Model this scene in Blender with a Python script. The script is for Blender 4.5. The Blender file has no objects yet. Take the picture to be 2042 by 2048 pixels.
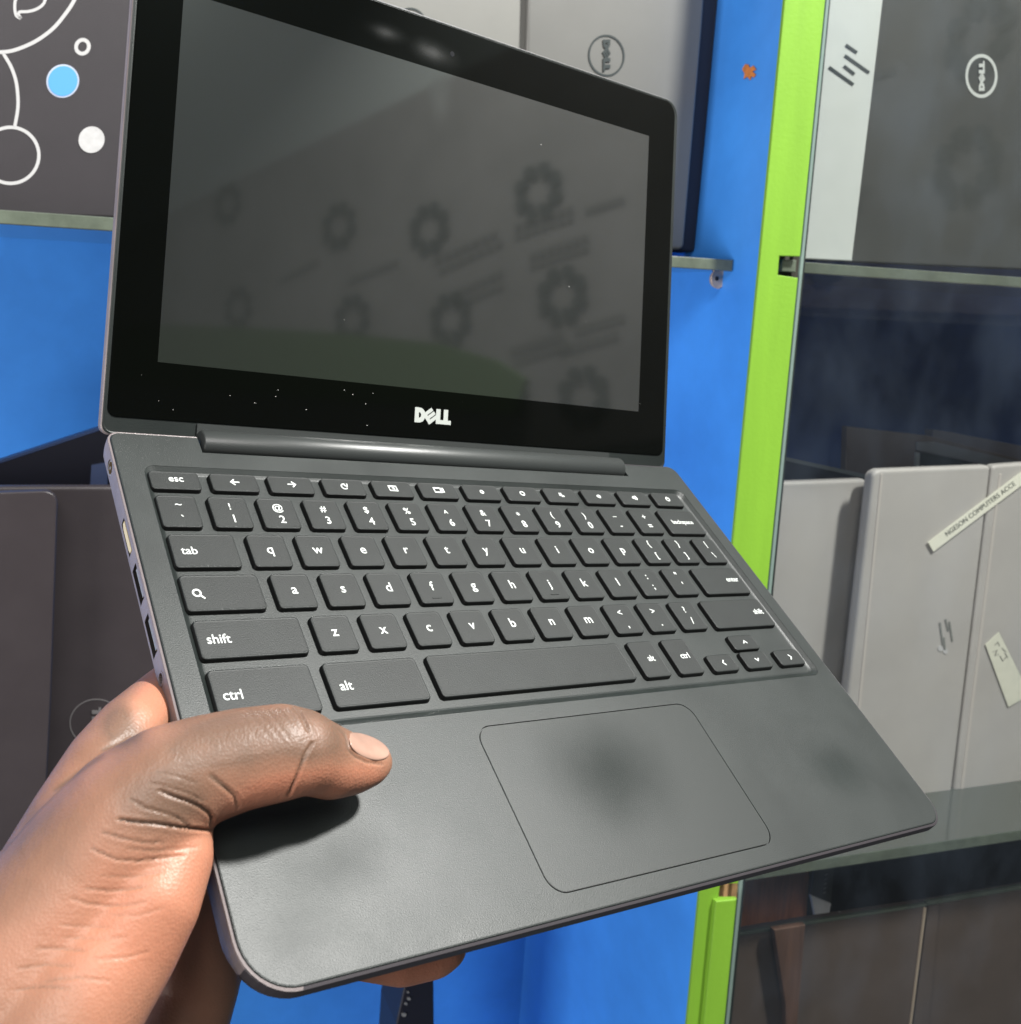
import bpy, bmesh, math, random
import numpy as np
from mathutils import Vector, Matrix
from mathutils.bvhtree import BVHTree

random.seed(4)
S = bpy.context.scene
C = S.collection
F, CX, CY, IW, IH = 2000.94, 746.47, 785.08, 2042.0, 2048.0
# camera axes in the world (x right, y down, z forward): world X runs along the cabinet front, Y into it, Z up
MC = Matrix(((0.95480854, 0.01903208, 0.29661158),
             (-0.29294463, -0.10842663, 0.94996164),
             (0.05024034, -0.99392225, -0.09795133)))

# ------------------------------------------------------------------ camera
cam = bpy.data.cameras.new('camera')
cam.sensor_fit = 'HORIZONTAL'; cam.sensor_width = 36.0
cam.lens = F / IW * 36.0
cam.shift_x = (IW / 2 - CX) / IW
cam.shift_y = -(IH / 2 - CY) / IW
cam.clip_start = 0.01; cam.clip_end = 60
cam.dof.use_dof = True; cam.dof.focus_distance = 0.36; cam.dof.aperture_fstop = 30
co = bpy.data.objects.new('camera', cam); C.objects.link(co)
m = Matrix.Identity(4)
for r in range(3):
    m[r][0] = MC[r][0]; m[r][1] = -MC[r][1]; m[r][2] = -MC[r][2]
co.matrix_world = m
S.camera = co

# ------------------------------------------------------------------ world and lamps
wd = bpy.data.worlds.new('World'); S.world = wd; wd.use_nodes = True
wd.node_tree.nodes['Background'].inputs[0].default_value = (0.82, 0.92, 1.0, 1)
wd.node_tree.nodes['Background'].inputs[1].default_value = 0.09

def lamp(name, loc, target, sx, sy, power, col):
    l = bpy.data.lights.new(name, 'AREA'); l.shape = 'RECTANGLE'; l.size = sx; l.size_y = sy
    l.energy = power; l.color = col
    o = bpy.data.objects.new(name, l); C.objects.link(o)
    o.location = loc
    o.rotation_euler = (Vector(target) - Vector(loc)).to_track_quat('-Z', 'Y').to_euler()
    return o
lamp('ceiling_lamp', (1.20, -0.25, 1.73), (0.15, 0.4, -0.1), 0.20, 0.20, 120, (1.0, 0.99, 0.95))
lamp('ceiling_lamp', (-0.5, -0.9, 1.2), (0.25, 0.8, -0.15), 0.8, 0.6, 22, (1.0, 0.97, 0.94))
lamp('doorway_light', (-1.6, -0.25, -0.55), (0.4, 0.85, -0.3), 0.9, 1.2, 40, (1.0, 0.95, 0.93))
lamp('added_wall_fill', (1.25, -1.7, 1.9), (1.6, -1.6, 1.5), 0.2, 0.2, 2.6, (0.95, 1.0, 0.97))  # added unseen fill: brightens the wall for the screen's soft reflected gradient
S.view_settings.view_transform = 'Standard'; S.view_settings.look = 'None'
S.view_settings.exposure = 0.0; S.view_settings.gamma = 1.0
S.view_settings.use_curve_mapping = False

# ------------------------------------------------------------------ helpers
def ray(px, py):
    return MC @ Vector(((px - CX) / F, (py - CY) / F, 1.0))
def W(px, py, Y):
    d = ray(px, py); return d * (Y / d.y)
def WX(px, py, X):
    d = ray(px, py); return d * (X / d.x)
def WZ(px, py, Z):
    d = ray(px, py); return d * (Z / d.z)
def D(px, py, z):
    return ray(px, py) * z

def srgb(r, g, b):
    f = lambda c: (c / 255 / 12.92) if c / 255 <= 0.04045 else ((c / 255 + 0.055) / 1.055) ** 2.4
    return (f(r), f(g), f(b), 1)

def mat(name, col, rough=0.5, metal=0.0, spec=0.5, bump=0.0, bscale=900.0, var=0.0, vscale=30.0, col2=None, rvar=0.0, coat=0.0, emis=None, grain=None):
    mt = bpy.data.materials.new(name); mt.use_nodes = True
    nt = mt.node_tree; b = nt.nodes['Principled BSDF']
    if len(col) == 3: col = (*col, 1)
    b.inputs['Base Color'].default_value = col
    b.inputs['Roughness'].default_value = rough
    b.inputs['Metallic'].default_value = metal
    b.inputs['Specular IOR Level'].default_value = spec
    b.inputs['Coat Weight'].default_value = coat
    tc = nt.nodes.new('ShaderNodeTexCoord')
    src = tc.outputs['Object']
    if grain:
        mp = nt.nodes.new('ShaderNodeMapping'); mp.inputs['Scale'].default_value = grain
        nt.links.new(src, mp.inputs['Vector']); src = mp.outputs['Vector']
    if var > 0 or rvar > 0:
        n = nt.nodes.new('ShaderNodeTexNoise'); n.inputs['Scale'].default_value = vscale
        n.inputs['Detail'].default_value = 6; n.inputs['Roughness'].default_value = 0.62
        nt.links.new(src, n.inputs['Vector'])
        if var > 0:
            mx = nt.nodes.new('ShaderNodeMix'); mx.data_type = 'RGBA'
            c2 = col2 if col2 else tuple(min(1, c * (1 + var)) for c in col[:3]) + (1,)
            c1 = col if col2 else tuple(c * (1 - var) for c in col[:3]) + (1,)
            if len(c2) == 3: c2 = (*c2, 1)
            mx.inputs[6].default_value = c1; mx.inputs[7].default_value = c2
            mr = nt.nodes.new('ShaderNodeMapRange'); mr.inputs[1].default_value = 0.32; mr.inputs[2].default_value = 0.68
            nt.links.new(n.outputs['Fac'], mr.inputs[0]); nt.links.new(mr.outputs[0], mx.inputs[0])
            nt.links.new(mx.outputs[2], b.inputs['Base Color'])
        if rvar > 0:
            m2 = nt.nodes.new('ShaderNodeMapRange'); m2.inputs[1].default_value = 0.3; m2.inputs[2].default_value = 0.7
            m2.inputs[3].default_value = max(0.02, rough - rvar); m2.inputs[4].default_value = rough + rvar
            nt.links.new(n.outputs['Fac'], m2.inputs[0]); nt.links.new(m2.outputs[0], b.inputs['Roughness'])
    if bump > 0:
        n2 = nt.nodes.new('ShaderNodeTexNoise'); n2.inputs['Scale'].default_value = bscale
        n2.inputs['Detail'].default_value = 3
        nt.links.new(tc.outputs['Object'], n2.inputs['Vector'])
        bp = nt.nodes.new('ShaderNodeBump'); bp.inputs['Strength'].default_value = bump; bp.inputs['Distance'].default_value = 0.0004
        nt.links.new(n2.outputs['Fac'], bp.inputs['Height']); nt.links.new(bp.outputs['Normal'], b.inputs['Normal'])
    if emis:
        b.inputs['Emission Color'].default_value = (*emis[:3], 1); b.inputs['Emission Strength'].default_value = emis[3]
    return mt

def root_loc(p):
    while p is not None and p.parent is not None: p = p.parent
    return p
def tag(o, label=None, cat=None, group=None, kind=None):
    if label: o['label'] = label
    if cat: o['category'] = cat
    if group: o['group'] = group
    if kind: o['kind'] = kind
    return o
def thing(name, loc, label, cat, group=None):
    o = bpy.data.objects.new(name, None); C.objects.link(o); o.location = loc
    o.empty_display_size = 0.02
    bpy.context.view_layer.update()
    return tag(o, label, cat, group)
def obj(name, bm, mt, parent=None, local=False, smooth=False, label=None):
    """link a bmesh as one object; vertices are world positions unless local"""
    me = bpy.data.meshes.new(name)
    r = root_loc(parent)
    if r is not None and not local:
        off = Vector(r.location)
        for v in bm.verts: v.co -= off
    bmesh.ops.recalc_face_normals(bm, faces=bm.faces[:])
    bm.to_mesh(me); bm.free()
    if isinstance(mt, (list, tuple)):
        for q in mt: me.materials.append(q)
    else: me.materials.append(mt)
    if smooth:
        for p in me.polygons: p.use_smooth = True
    o = bpy.data.objects.new(name, me); C.objects.link(o)
    if parent is not None: o.parent = parent
    if label: o['label'] = label
    return o

def round_poly(pts, n=6):
    """pts (x, y[, r]) -> list with rounded corners"""
    out = []; N = len(pts)
    for i, p in enumerate(pts):
        r = p[2] if len(p) > 2 else 0
        P = Vector(p[:2])
        if r <= 0: out.append(P); continue
        a = Vector(pts[i - 1][:2]) - P; b = Vector(pts[(i + 1) % N][:2]) - P
        ra = min(r, a.length * .49); rb = min(r, b.length * .49)
        A = P + a.normalized() * ra; B = P + b.normalized() * rb
        for k in range(n + 1):
            t = k / n
            # blend between a quadratic curve and a circle-like corner
            q = A * (1 - t) ** 2 + P * 2 * t * (1 - t) * 0.82 + (A + B) * t * (1 - t) * 0.18 + B * t ** 2
            out.append(q)
    return out
def ell(cx, cy, rx, ry, n=40, rot=0.0, a0=0, a1=None):
    out = []
    full = a1 is None
    a1 = 360 if full else a1
    k = n if full else n + 1
    for i in range(k):
        a = math.radians(a0 + (a1 - a0) * i / n)
        x, y = rx * math.cos(a), ry * math.sin(a)
        c, s = math.cos(rot), math.sin(rot)
        out.append((cx + x * c - y * s, cy + x * s + y * c))
    return out

def prism(bm, front, dvec, bevel=0.0, seg=3):
    """solid from a front outline (3d) and a depth vector; the front rim is rounded by `bevel`"""
    dvec = Vector(dvec)
    fv = [bm.verts.new(p) for p in front]
    bv = [bm.verts.new(Vector(p) + dvec) for p in front]
    n = len(fv)
    ff = bm.faces.new(fv); bm.faces.new(list(reversed(bv)))
    for i in range(n):
        bm.faces.new((fv[i], bv[i], bv[(i + 1) % n], fv[(i + 1) % n]))
    if bevel > 0:
        bmesh.ops.recalc_face_normals(bm, faces=bm.faces[:])
        bmesh.ops.bevel(bm, geom=list(ff.edges), offset=bevel, segments=seg, profile=0.5, affect='EDGES', clamp_overlap=True)
    return bm
def ring_bm(bm, outer, inner, dvec):
    """flat band between two closed outlines with a little thickness"""
    dvec = Vector(dvec); n = len(outer)
    a = [bm.verts.new(p) for p in outer]; b = [bm.verts.new(p) for p in inner]
    c = [bm.verts.new(Vector(p) + dvec) for p in outer]; d = [bm.verts.new(Vector(p) + dvec) for p in inner]
    for i in range(n):
        j = (i + 1) % n
        bm.faces.new((a[i], a[j], b[j], b[i])); bm.faces.new((c[i], d[i], d[j], c[j]))
        bm.faces.new((a[i], c[i], c[j], a[j])); bm.faces.new((b[i], b[j], d[j], d[i]))
def slab(name, pts, Y, depth, mt, parent=None, bevel=0.0, seg=3, smooth=False, label=None, fn=None, dv=None):
    """solid whose front outline is seen at the pixels pts and stands on the plane Y"""
    bm = bmesh.new()
    P = round_poly(pts)
    fr = [(fn or (lambda a, b: W(a, b, Y)))(p[0], p[1]) for p in P]
    prism(bm, fr, dv or (0, depth, 0), bevel, seg)
    return obj(name, bm, mt, parent, smooth=smooth, label=label)
def stroke2d(pts, w, closed=False):
    """outline polygon list (quads) of a thick polyline"""
    polys = []
    P = [Vector(p) for p in pts]
    seg = list(zip(P[:-1], P[1:])) + ([(P[-1], P[0])] if closed else [])
    for a, b in seg:
        d = (b - a)
        if d.length < 1e-9: continue
        d.normalize(); nrm = Vector((-d.y, d.x)) * w / 2
        polys.append([a + nrm, a - nrm, b - nrm, b + nrm])
    return polys
def ribbon(bm, pts, w, mapf, closed=False):
    """one continuous thick line; mapf maps 2d -> 3d"""
    P = [Vector(p) for p in pts]; n = len(P); L = []; R = []
    for i in range(n):
        if closed: a, b = P[i - 1], P[(i + 1) % n]
        else: a, b = P[max(0, i - 1)], P[min(n - 1, i + 1)]
        d = b - a
        if d.length < 1e-9: d = Vector((1, 0))
        d.normalize(); nr = Vector((-d.y, d.x))
        k = 1.0
        if 0 < i < n - 1 or closed:
            d1 = (P[i] - P[i - 1]).normalized()
            k = 1 / max(0.5, abs(d1.dot(d)))
        L.append(bm.verts.new(mapf(*(P[i] + nr * w / 2 * k)))); R.append(bm.verts.new(mapf(*(P[i] - nr * w / 2 * k))))
    m_ = n if closed else n - 1
    for i in range(m_):
        j = (i + 1) % n
        bm.faces.new((L[i], L[j], R[j], R[i]))
def thicken(bm, vec):
    """give flat faces a thickness along vec"""
    geom = bmesh.ops.extrude_face_region(bm, geom=bm.faces[:])
    vs = [g for g in geom['geom'] if isinstance(g, bmesh.types.BMVert)]
    bmesh.ops.translate(bm, verts=vs, vec=vec)

_tc = {}
def text2d(s, size=1.0, bold=0.0, space=1.0):
    """triangles of a text as (verts2d, faces), centred in x, baseline at 0"""
    key = (s, bold, space)
    if key not in _tc:
        cu = bpy.data.curves.new('t', 'FONT'); cu.body = s; cu.size = 1.0; cu.offset = bold
        cu.space_character = space; cu.resolution_u = 4
        o = bpy.data.objects.new('t', cu); C.objects.link(o)
        dg = bpy.context.evaluated_depsgraph_get()
        me = bpy.data.meshes.new_from_object(o.evaluated_get(dg))
        vs = [(v.co.x, v.co.y) for v in me.vertices]; fs = [tuple(p.vertices) for p in me.polygons]
        bpy.data.objects.remove(o); bpy.data.curves.remove(cu); bpy.data.meshes.remove(me)
        _tc[key] = (vs, fs)
    vs, fs = _tc[key]
    if not vs: return [], []
    x0 = min(v[0] for v in vs); x1 = max(v[0] for v in vs)
    return [((x - (x0 + x1) / 2) * size, y * size) for x, y in vs], fs
def text_bm(bm, s, size, mapf, bold=0.0, space=1.0):
    vs, fs = text2d(s, size, bold, space)
    V = [bm.verts.new(mapf(x, y)) for x, y in vs]
    for f in fs:
        try: bm.faces.new([V[i] for i in f])
        except ValueError: pass

# the round-logo lettering: D, a tilted E, L, L; unit = letter height, x from -1.35 to 1.35
def del_letters():
    polys = []
    # D as a band
    o = [(-1.38, .5), (-1.0, .5), (-.78, .42), (-.64, .25), (-.60, 0), (-.64, -.25), (-.78, -.42), (-1.0, -.5), (-1.38, -.5)]
    i = [(-1.08, .18), (-1.02, .18), (-.96, .14), (-.92, .08), (-.91, 0), (-.92, -.08), (-.96, -.14), (-1.02, -.18), (-1.08, -.18)]
    polys.append(('ring', o, i))
    a = math.radians(38)
    def rot(p): return (-.22 + p[0] * math.cos(a) - p[1] * math.sin(a), p[0] * math.sin(a) + p[1] * math.cos(a) - .02)
    E = [[(-.40, -.42), (-.40, .42), (-.14, .42), (-.14, -.42)],
         [(-.14, .42), (.40, .42), (.40, .18), (-.14, .18)],
         [(-.14, .115), (.42, .115), (.42, -.115), (-.14, -.115)],
         [(-.14, -.18), (.40, -.18), (.40, -.42), (-.14, -.42)]]
    for q in E: polys.append(('poly', [rot(p) for p in q]))
    for x in (.22, .80):
        polys.append(('poly', [(x, .5), (x + .33, .5), (x + .33, -.22), (x + .58, -.22), (x + .58, -.5), (x, -.5)]))
    return polys
def logo_bm(bm, h, mapf, vec):
    k = 0
    for q in del_letters():
        sub = bmesh.new()
        dv = Vector(vec) * (1 + 0.06 * k); k += 1
        if q[0] == 'ring':
            ring_bm(sub, [mapf(x * h, y * h) for x, y in q[1]], [mapf(x * h, y * h) for x, y in q[2]], -dv)
            # shift so every letter rises by dv
        else:
            prism(sub, [mapf(x * h, y * h) for x, y in q[1]], -dv)
        bmesh.ops.translate(sub, verts=sub.verts[:], vec=dv)
        me = bpy.data.meshes.new('tmp'); sub.to_mesh(me); sub.free(); bm.from_mesh(me); bpy.data.meshes.remove(me)

def boolean(o, cutters, mt_extra=None):
    """cut a list of bmeshes out of the mesh object o"""
    bm = bmesh.new()
    me = bpy.data.meshes.new('cut')
    for c in cutters:
        bmesh.ops.recalc_face_normals(c, faces=c.faces[:])
        t_ = bpy.data.meshes.new('x'); c.to_mesh(t_); c.free(); bm.from_mesh(t_); bpy.data.meshes.remove(t_)
    bm.to_mesh(me); bm.free()
    if mt_extra: me.materials.append(mt_extra)
    co_ = bpy.data.objects.new('cut', me); C.objects.link(co_)
    co_.parent = o.parent
    md = o.modifiers.new('b', 'BOOLEAN'); md.operation = 'DIFFERENCE'; md.solver = 'EXACT'; md.object = co_
    bpy.context.view_layer.update()
    dg = bpy.context.evaluated_depsgraph_get()
    ne = bpy.data.meshes.new_from_object(o.evaluated_get(dg))
    o.modifiers.clear(); old = o.data; o.data = ne; bpy.data.meshes.remove(old)
    bpy.data.objects.remove(co_); bpy.data.meshes.remove(me)

# ------------------------------------------------------------------ materials
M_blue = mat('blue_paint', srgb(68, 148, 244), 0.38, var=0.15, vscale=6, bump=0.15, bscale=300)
M_blueshade = mat('blue_panel_shade', srgb(44, 76, 138), 0.55, var=0.25, vscale=7, bump=0.2, bscale=300)  # the bay's blue darkened: shade put into the colour
M_green = mat('green_paint', srgb(118, 164, 48), 0.5, var=0.10, vscale=26, bump=0.4, bscale=260, grain=(1, 1, .12))
M_wood = mat('bare_wood', srgb(190, 150, 105), 0.8, var=0.2, vscale=60, bump=0.5)
M_brown = mat('brown_reflection', srgb(205, 122, 70), 0.5, var=0.35, vscale=18, grain=(6, 6, .5))
M_gedge = mat('glass_edge', srgb(92, 100, 88), 0.25, var=0.22, vscale=40, bump=0.3)
M_chip = mat('orange_chip', srgb(196, 120, 62), 0.85, var=0.2, vscale=200)
M_peg = mat('beige_plastic', srgb(196, 176, 158), 0.5)
M_black = mat('black_plastic', (0.006, 0.006, 0.006), 0.5)
M_text = mat('white_print', (0.62, 0.65, 0.63), 0.6)
M_dark_print = mat('dark_print', (0.02, 0.028, 0.028), 0.5)

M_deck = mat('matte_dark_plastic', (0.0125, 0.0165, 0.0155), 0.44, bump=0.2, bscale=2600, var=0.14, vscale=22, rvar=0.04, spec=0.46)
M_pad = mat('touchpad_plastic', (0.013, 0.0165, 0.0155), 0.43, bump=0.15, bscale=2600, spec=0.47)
M_key = mat('key_plastic', (0.010, 0.0125, 0.012), 0.5, bump=0.22, bscale=2400, var=0.15, vscale=60, spec=0.36)
M_sideshade = mat('shaded_side_paint', srgb(52, 48, 52), 0.45)  # same shell paint, with the shade of its darker faces put into the colour
M_side = mat('pinkish_silver_paint', srgb(122, 113, 113), 0.42, metal=0.1, bump=0.25, bscale=1500, var=0.14, vscale=60)
def wear(mt, spots, rv=None):
    """worn, polished or greasy patches: local changes of roughness and sheen; (x, y, rx, ry in cm, change of roughness, change of sheen)"""
    nt = mt.node_tree; b = nt.nodes['Principled BSDF']
    tc = nt.nodes.new('ShaderNodeTexCoord')
    nz = nt.nodes.new('ShaderNodeTexNoise'); nz.inputs['Scale'].default_value = 55; nz.inputs['Detail'].default_value = 5
    nt.links.new(tc.outputs['Object'], nz.inputs['Vector'])
    acc_r = acc_s = None
    for (x, y, rx, ry, dr, ds) in spots:
        mp = nt.nodes.new('ShaderNodeMapping'); mp.vector_type = 'TEXTURE'
        mp.inputs['Location'].default_value = (x * .01, -y * .01, 0); mp.inputs['Scale'].default_value = (rx * .01, ry * .01, 1)
        nt.links.new(tc.outputs['Object'], mp.inputs['Vector'])
        ln = nt.nodes.new('ShaderNodeVectorMath'); ln.operation = 'LENGTH'; nt.links.new(mp.outputs[0], ln.inputs[0])
        a = nt.nodes.new('ShaderNodeMath'); a.operation = 'MULTIPLY_ADD'; a.inputs[1].default_value = .55; nt.links.new(nz.outputs['Fac'], a.inputs[0]); nt.links.new(ln.outputs['Value'], a.inputs[2])
        mr = nt.nodes.new('ShaderNodeMapRange'); mr.interpolation_type = 'SMOOTHSTEP'
        mr.inputs[1].default_value = .2; mr.inputs[2].default_value = 1.45; mr.inputs[3].default_value = 1; mr.inputs[4].default_value = 0
        nt.links.new(a.outputs[0], mr.inputs[0])
        def ch(acc, amt):
            q = nt.nodes.new('ShaderNodeMath'); q.operation = 'MULTIPLY_ADD'; q.inputs[1].default_value = amt; nt.links.new(mr.outputs[0], q.inputs[0])
            if acc is None: q.inputs[2].default_value = 0
            else: nt.links.new(acc, q.inputs[2])
            return q.outputs[0]
        acc_r = ch(acc_r, dr); acc_s = ch(acc_s, ds)
    for sock, acc in (('Roughness', acc_r), ('Specular IOR Level', acc_s)):
        q = nt.nodes.new('ShaderNodeMath'); q.operation = 'ADD'; q.use_clamp = True
        i = b.inputs[sock]
        if i.is_linked: nt.links.new(i.links[0].from_socket, q.inputs[0])
        else: q.inputs[0].default_value = i.default_value
        nt.links.new(acc, q.inputs[1]); nt.links.new(q.outputs[0], i)
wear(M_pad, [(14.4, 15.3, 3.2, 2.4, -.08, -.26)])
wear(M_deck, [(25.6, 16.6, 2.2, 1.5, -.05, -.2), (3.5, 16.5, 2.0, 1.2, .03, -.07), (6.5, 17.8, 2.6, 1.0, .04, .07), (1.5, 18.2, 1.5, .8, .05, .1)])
M_hinge = mat('satin_hinge', (0.035, 0.039, 0.038), 0.38, bump=.15, bscale=2000, spec=0.6)
M_gasket = mat('rubber_gasket', (0.012, 0.012, 0.013), 0.4)
M_port = mat('port_metal', srgb(190, 170, 140), 0.35, metal=0.8)
M_pdark = mat('port_dark', (0.01, 0.008, 0.008), 0.6)
M_logo = mat('silver_logo', srgb(205, 210, 205), 0.35, metal=0.3)
M_bezel = mat('glass_bezel', (0.002, 0.0024, 0.002), 0.06, spec=0.16)

# ------------------------------------------------------------------ the held laptop
RL = Matrix(((0.966, -0.1476, 0.2123, 0.01510), (0.2418, 0.8064, -0.5397, 0.36945), (-0.0915, 0.5727, 0.8146, -0.05355), (0, 0, 0, 1)))
lap = bpy.data.objects.new('laptop', None); C.objects.link(lap); lap.matrix_world = RL
tag(lap, 'open black small laptop held in a hand, screen dark', 'laptop')
bpy.context.view_layer.update()
cm = 0.01
def V3(x, y, z): return Vector((x * cm, -y * cm, z * cm))   # x right, y towards the user, z up, in centimetres
WL, DL = 29.70, 19.42

def rrect(x0, y0, x1, y1, r, n=6):
    """rounded rectangle, r = radius or four radii (x0y0, x1y0, x1y1, x0y1)"""
    if not isinstance(r, (tuple, list)): r = (r,) * 4
    out = []
    for (cx_, cy_, rr, a0) in ((x0 + r[0], y0 + r[0], r[0], 180), (x1 - r[1], y0 + r[1], r[1], 270), (x1 - r[2], y1 - r[2], r[2], 0), (x0 + r[3], y1 - r[3], r[3], 90)):
        for k in range(n + 1):
            a = math.radians(a0 + 90 * k / n)
            out.append((cx_ + rr * math.cos(a), cy_ + rr * math.sin(a)))
    return out
def loft(bm, rings, cap0=True, cap1=True):
    L = [[bm.verts.new(p) for p in r] for r in rings]
    n = len(L[0])
    for a, b in zip(L[:-1], L[1:]):
        for i in range(n):
            j = (i + 1) % n
            bm.faces.new((a[i], a[j], b[j], b[i]))
    if cap0: bm.faces.new(L[0])
    if cap1: bm.faces.new(list(reversed(L[-1])))

RC = (0.5, 0.5, 1.0, 1.45)
def body_ring(z, l, f=None, b=None):
    f = l if f is None else f; b = l if b is None else b
    rr = tuple(max(0.12, q - 0.6 * min(l, q)) for q in RC)
    return [V3(x, y, z) for x, y in rrect(l, b, WL - l, DL - f, rr, 10)]
bm = bmesh.new()
loft(bm, [body_ring(-0.30, 0.12), body_ring(-0.045, 0.10), body_ring(-0.03, 0.07), body_ring(-0.05, 0.015), body_ring(-0.10, 0.0), body_ring(-0.40, 0.0, 0.0), body_ring(-0.62, 0.02, 0.10),
          body_ring(-0.86, 0.06, 0.35), body_ring(-1.2, 0.35, 1.0), body_ring(-1.55, 0.9, 2.2)])
shell = obj('bottom_shell', bm, [M_side, M_pdark], lap, local=True, smooth=True)
# openings in the left side and the hinge notch
def box(x0, x1, y0, y1, z0, z1):
    b = bmesh.new(); loft(b, [[V3(x, y, z) for x, y in ((x0, y0), (x1, y0), (x1, y1), (x0, y1))] for z in (z0, z1)]); return b
def cylx(x0, x1, y, z, r, n=20):
    b = bmesh.new(); loft(b, [[V3(x, y + r * math.cos(2 * math.pi * k / n), z + r * math.sin(2 * math.pi * k / n)) for k in range(n)] for x in (x0, x1)]); return b
notch = lambda: box(3.50, 25.78, -0.5, 0.92, -0.75, 0.5)
boolean(shell, [cylx(-.5, .9, 1.50, -.44, .30), cylx(-.5, .7, 10.25, -.44, .17), box(-.5, .8, 4.02, 5.46, -.62, -.26), box(-.5, .9, 6.02, 7.42, -.68, -.22), box(-.5, .9, 8.02, 9.42, -.68, -.22), notch()], M_pdark)
shell.data.materials.append(M_sideshade); _i = len(shell.data.materials) - 1
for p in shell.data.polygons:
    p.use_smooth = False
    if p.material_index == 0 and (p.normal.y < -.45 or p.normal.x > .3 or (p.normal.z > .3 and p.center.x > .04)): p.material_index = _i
# part contents of the openings
def part(name, b, mt, parent, label=None, smooth=False): return obj(name, b, mt, parent, local=True, smooth=smooth, label=label)
part('power_jack', cylx(.02, .6, 1.50, -.44, .06), M_port, shell)
b = bmesh.new(); ring_bm(b, [V3(0.03, 1.5 + .29 * math.cos(k * .3142), -.44 + .29 * math.sin(k * .3142)) for k in range(20)], [V3(0.03, 1.5 + .23 * math.cos(k * .3142), -.44 + .23 * math.sin(k * .3142)) for k in range(20)], (0.004, 0, 0))
part('power_jack_ring', b, M_port, shell)
b = bmesh.new(); loft(b, [[V3(x, y, z) for y, z in ((4.10, -.34), (5.38, -.34), (5.38, -.50), (5.2, -.56), (4.28, -.56), (4.10, -.50))] for x in (.015, .7)])
part('video_port', b, mat('gold_port', srgb(232, 208, 150), .35, metal=.4), shell)
for y in (6.02, 8.02):
    part('usb_port', box(.04, .8, y + .14, y + 1.26, -.42, -.30), M_port, shell)
b = bmesh.new(); ring_bm(b, [V3(-0.012, 10.25 + .23 * math.cos(k * .3142), -.44 + .23 * math.sin(k * .3142)) for k in range(20)], [V3(-0.012, 10.25 + .17 * math.cos(k * .3142), -.44 + .17 * math.sin(k * .3142)) for k in range(20)], (0.002, 0, 0))
part('audio_port', b, M_side, shell)

# deck plate with the keyboard tray sunk into it
bm = bmesh.new()
def deck_ring(z, l):
    rr = tuple(max(0.1, q - l) for q in RC)
    return [V3(x, y, z) for x, y in rrect(l, l, WL - l, DL - l, rr, 10)]
loft(bm, [deck_ring(0.0, .15), deck_ring(-0.008, .115), deck_ring(-0.03, .095), deck_ring(-0.36, .095)])
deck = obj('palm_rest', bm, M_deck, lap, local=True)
tray = bmesh.new()
loft(tray, [[V3(x, y, z) for x, y in rrect(1.02 + o_, 1.72 + o_, 28.86 - o_, 12.62 - o_ * 1.1, .45 - o_ * .5, 6)] for z, o_ in ((.1, -.02), (-.012, .0), (-.05, .05), (-.14, .17), (-.175, .24), (-.185, .30))])
pg = bmesh.new()
ro = rrect(9.80, 13.18, 19.96, 18.70, .62, 8); ri = rrect(9.835, 13.215, 19.925, 18.665, .60, 8)
ring_bm(pg, [V3(x, y, .05) for x, y in ro], [V3(x, y, .05) for x, y in ri], (0, 0, -.0012))
boolean(deck, [tray, notch(), pg])
# touchpad: thin sheet inside the groove
bm = bmesh.new()
prism(bm, [V3(x, y, .006) for x, y in rrect(9.85, 13.23, 19.91, 18.65, .59, 8)], (0, 0, -.0003))
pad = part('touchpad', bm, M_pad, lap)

# keys
def key_bm(x0, y0, x1, y1, r=.16):
    b = bmesh.new()
    rg = lambda z, o_: [V3(x, y, z) for x, y in rrect(x0 - o_, y0 - o_, x1 + o_, y1 + o_, r + o_ * .5, 4)]
    loft(b, [rg(-.006, -.075), rg(-.002, -.05), rg(-.004, -.03), rg(-.018, -.008), rg(-.04, .0), rg(-.21, .03)])
    return b
def on_top(z=.0035):
    return lambda cx_, cy_: (lambda x, y: V3(cx_ + x, cy_ - y, z))
def legend_text(key, items):
    b = bmesh.new()
    for (s, size, cx_, cy_) in items:
        text_bm(b, s, size * 1.05, on_top()(cx_, cy_), bold=0.009)
    thicken(b, (0, 0, -.00006))
    return part('legend', b, M_text, key)
def legend_icon(key, cx_, cy_, lines, w=.055, discs=()):
    b = bmesh.new(); mp = on_top()(cx_, cy_)
    for pts, closed in lines: ribbon(b, pts, w, mp, closed)
    for (x, y, r) in discs:
        b.faces.new([b.verts.new(mp(x + r * math.cos(k * math.pi / 8), y + r * math.sin(k * math.pi / 8))) for k in range(16)])
    thicken(b, (0, 0, -.00006))
    return part('legend', b, M_text, key)
def circ(r, n=20, a0=0, a1=360, cx_=0, cy_=0):
    return [(cx_ + r * math.cos(math.radians(a0 + (a1 - a0) * k / n)), cy_ + r * math.sin(math.radians(a0 + (a1 - a0) * k / n))) for k in range(n + (0 if a1 - a0 == 360 else 1))]
XH = .155  # half x-height used to centre letters
def key(x0, y0, x1, y1, lab):
    o = part('key', key_bm(x0, y0, x1, y1), [M_key, M_black], lap, label=lab)
    for p in o.data.polygons:
        if abs(p.normal.z) < .45: p.material_index = 1
    return o
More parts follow.
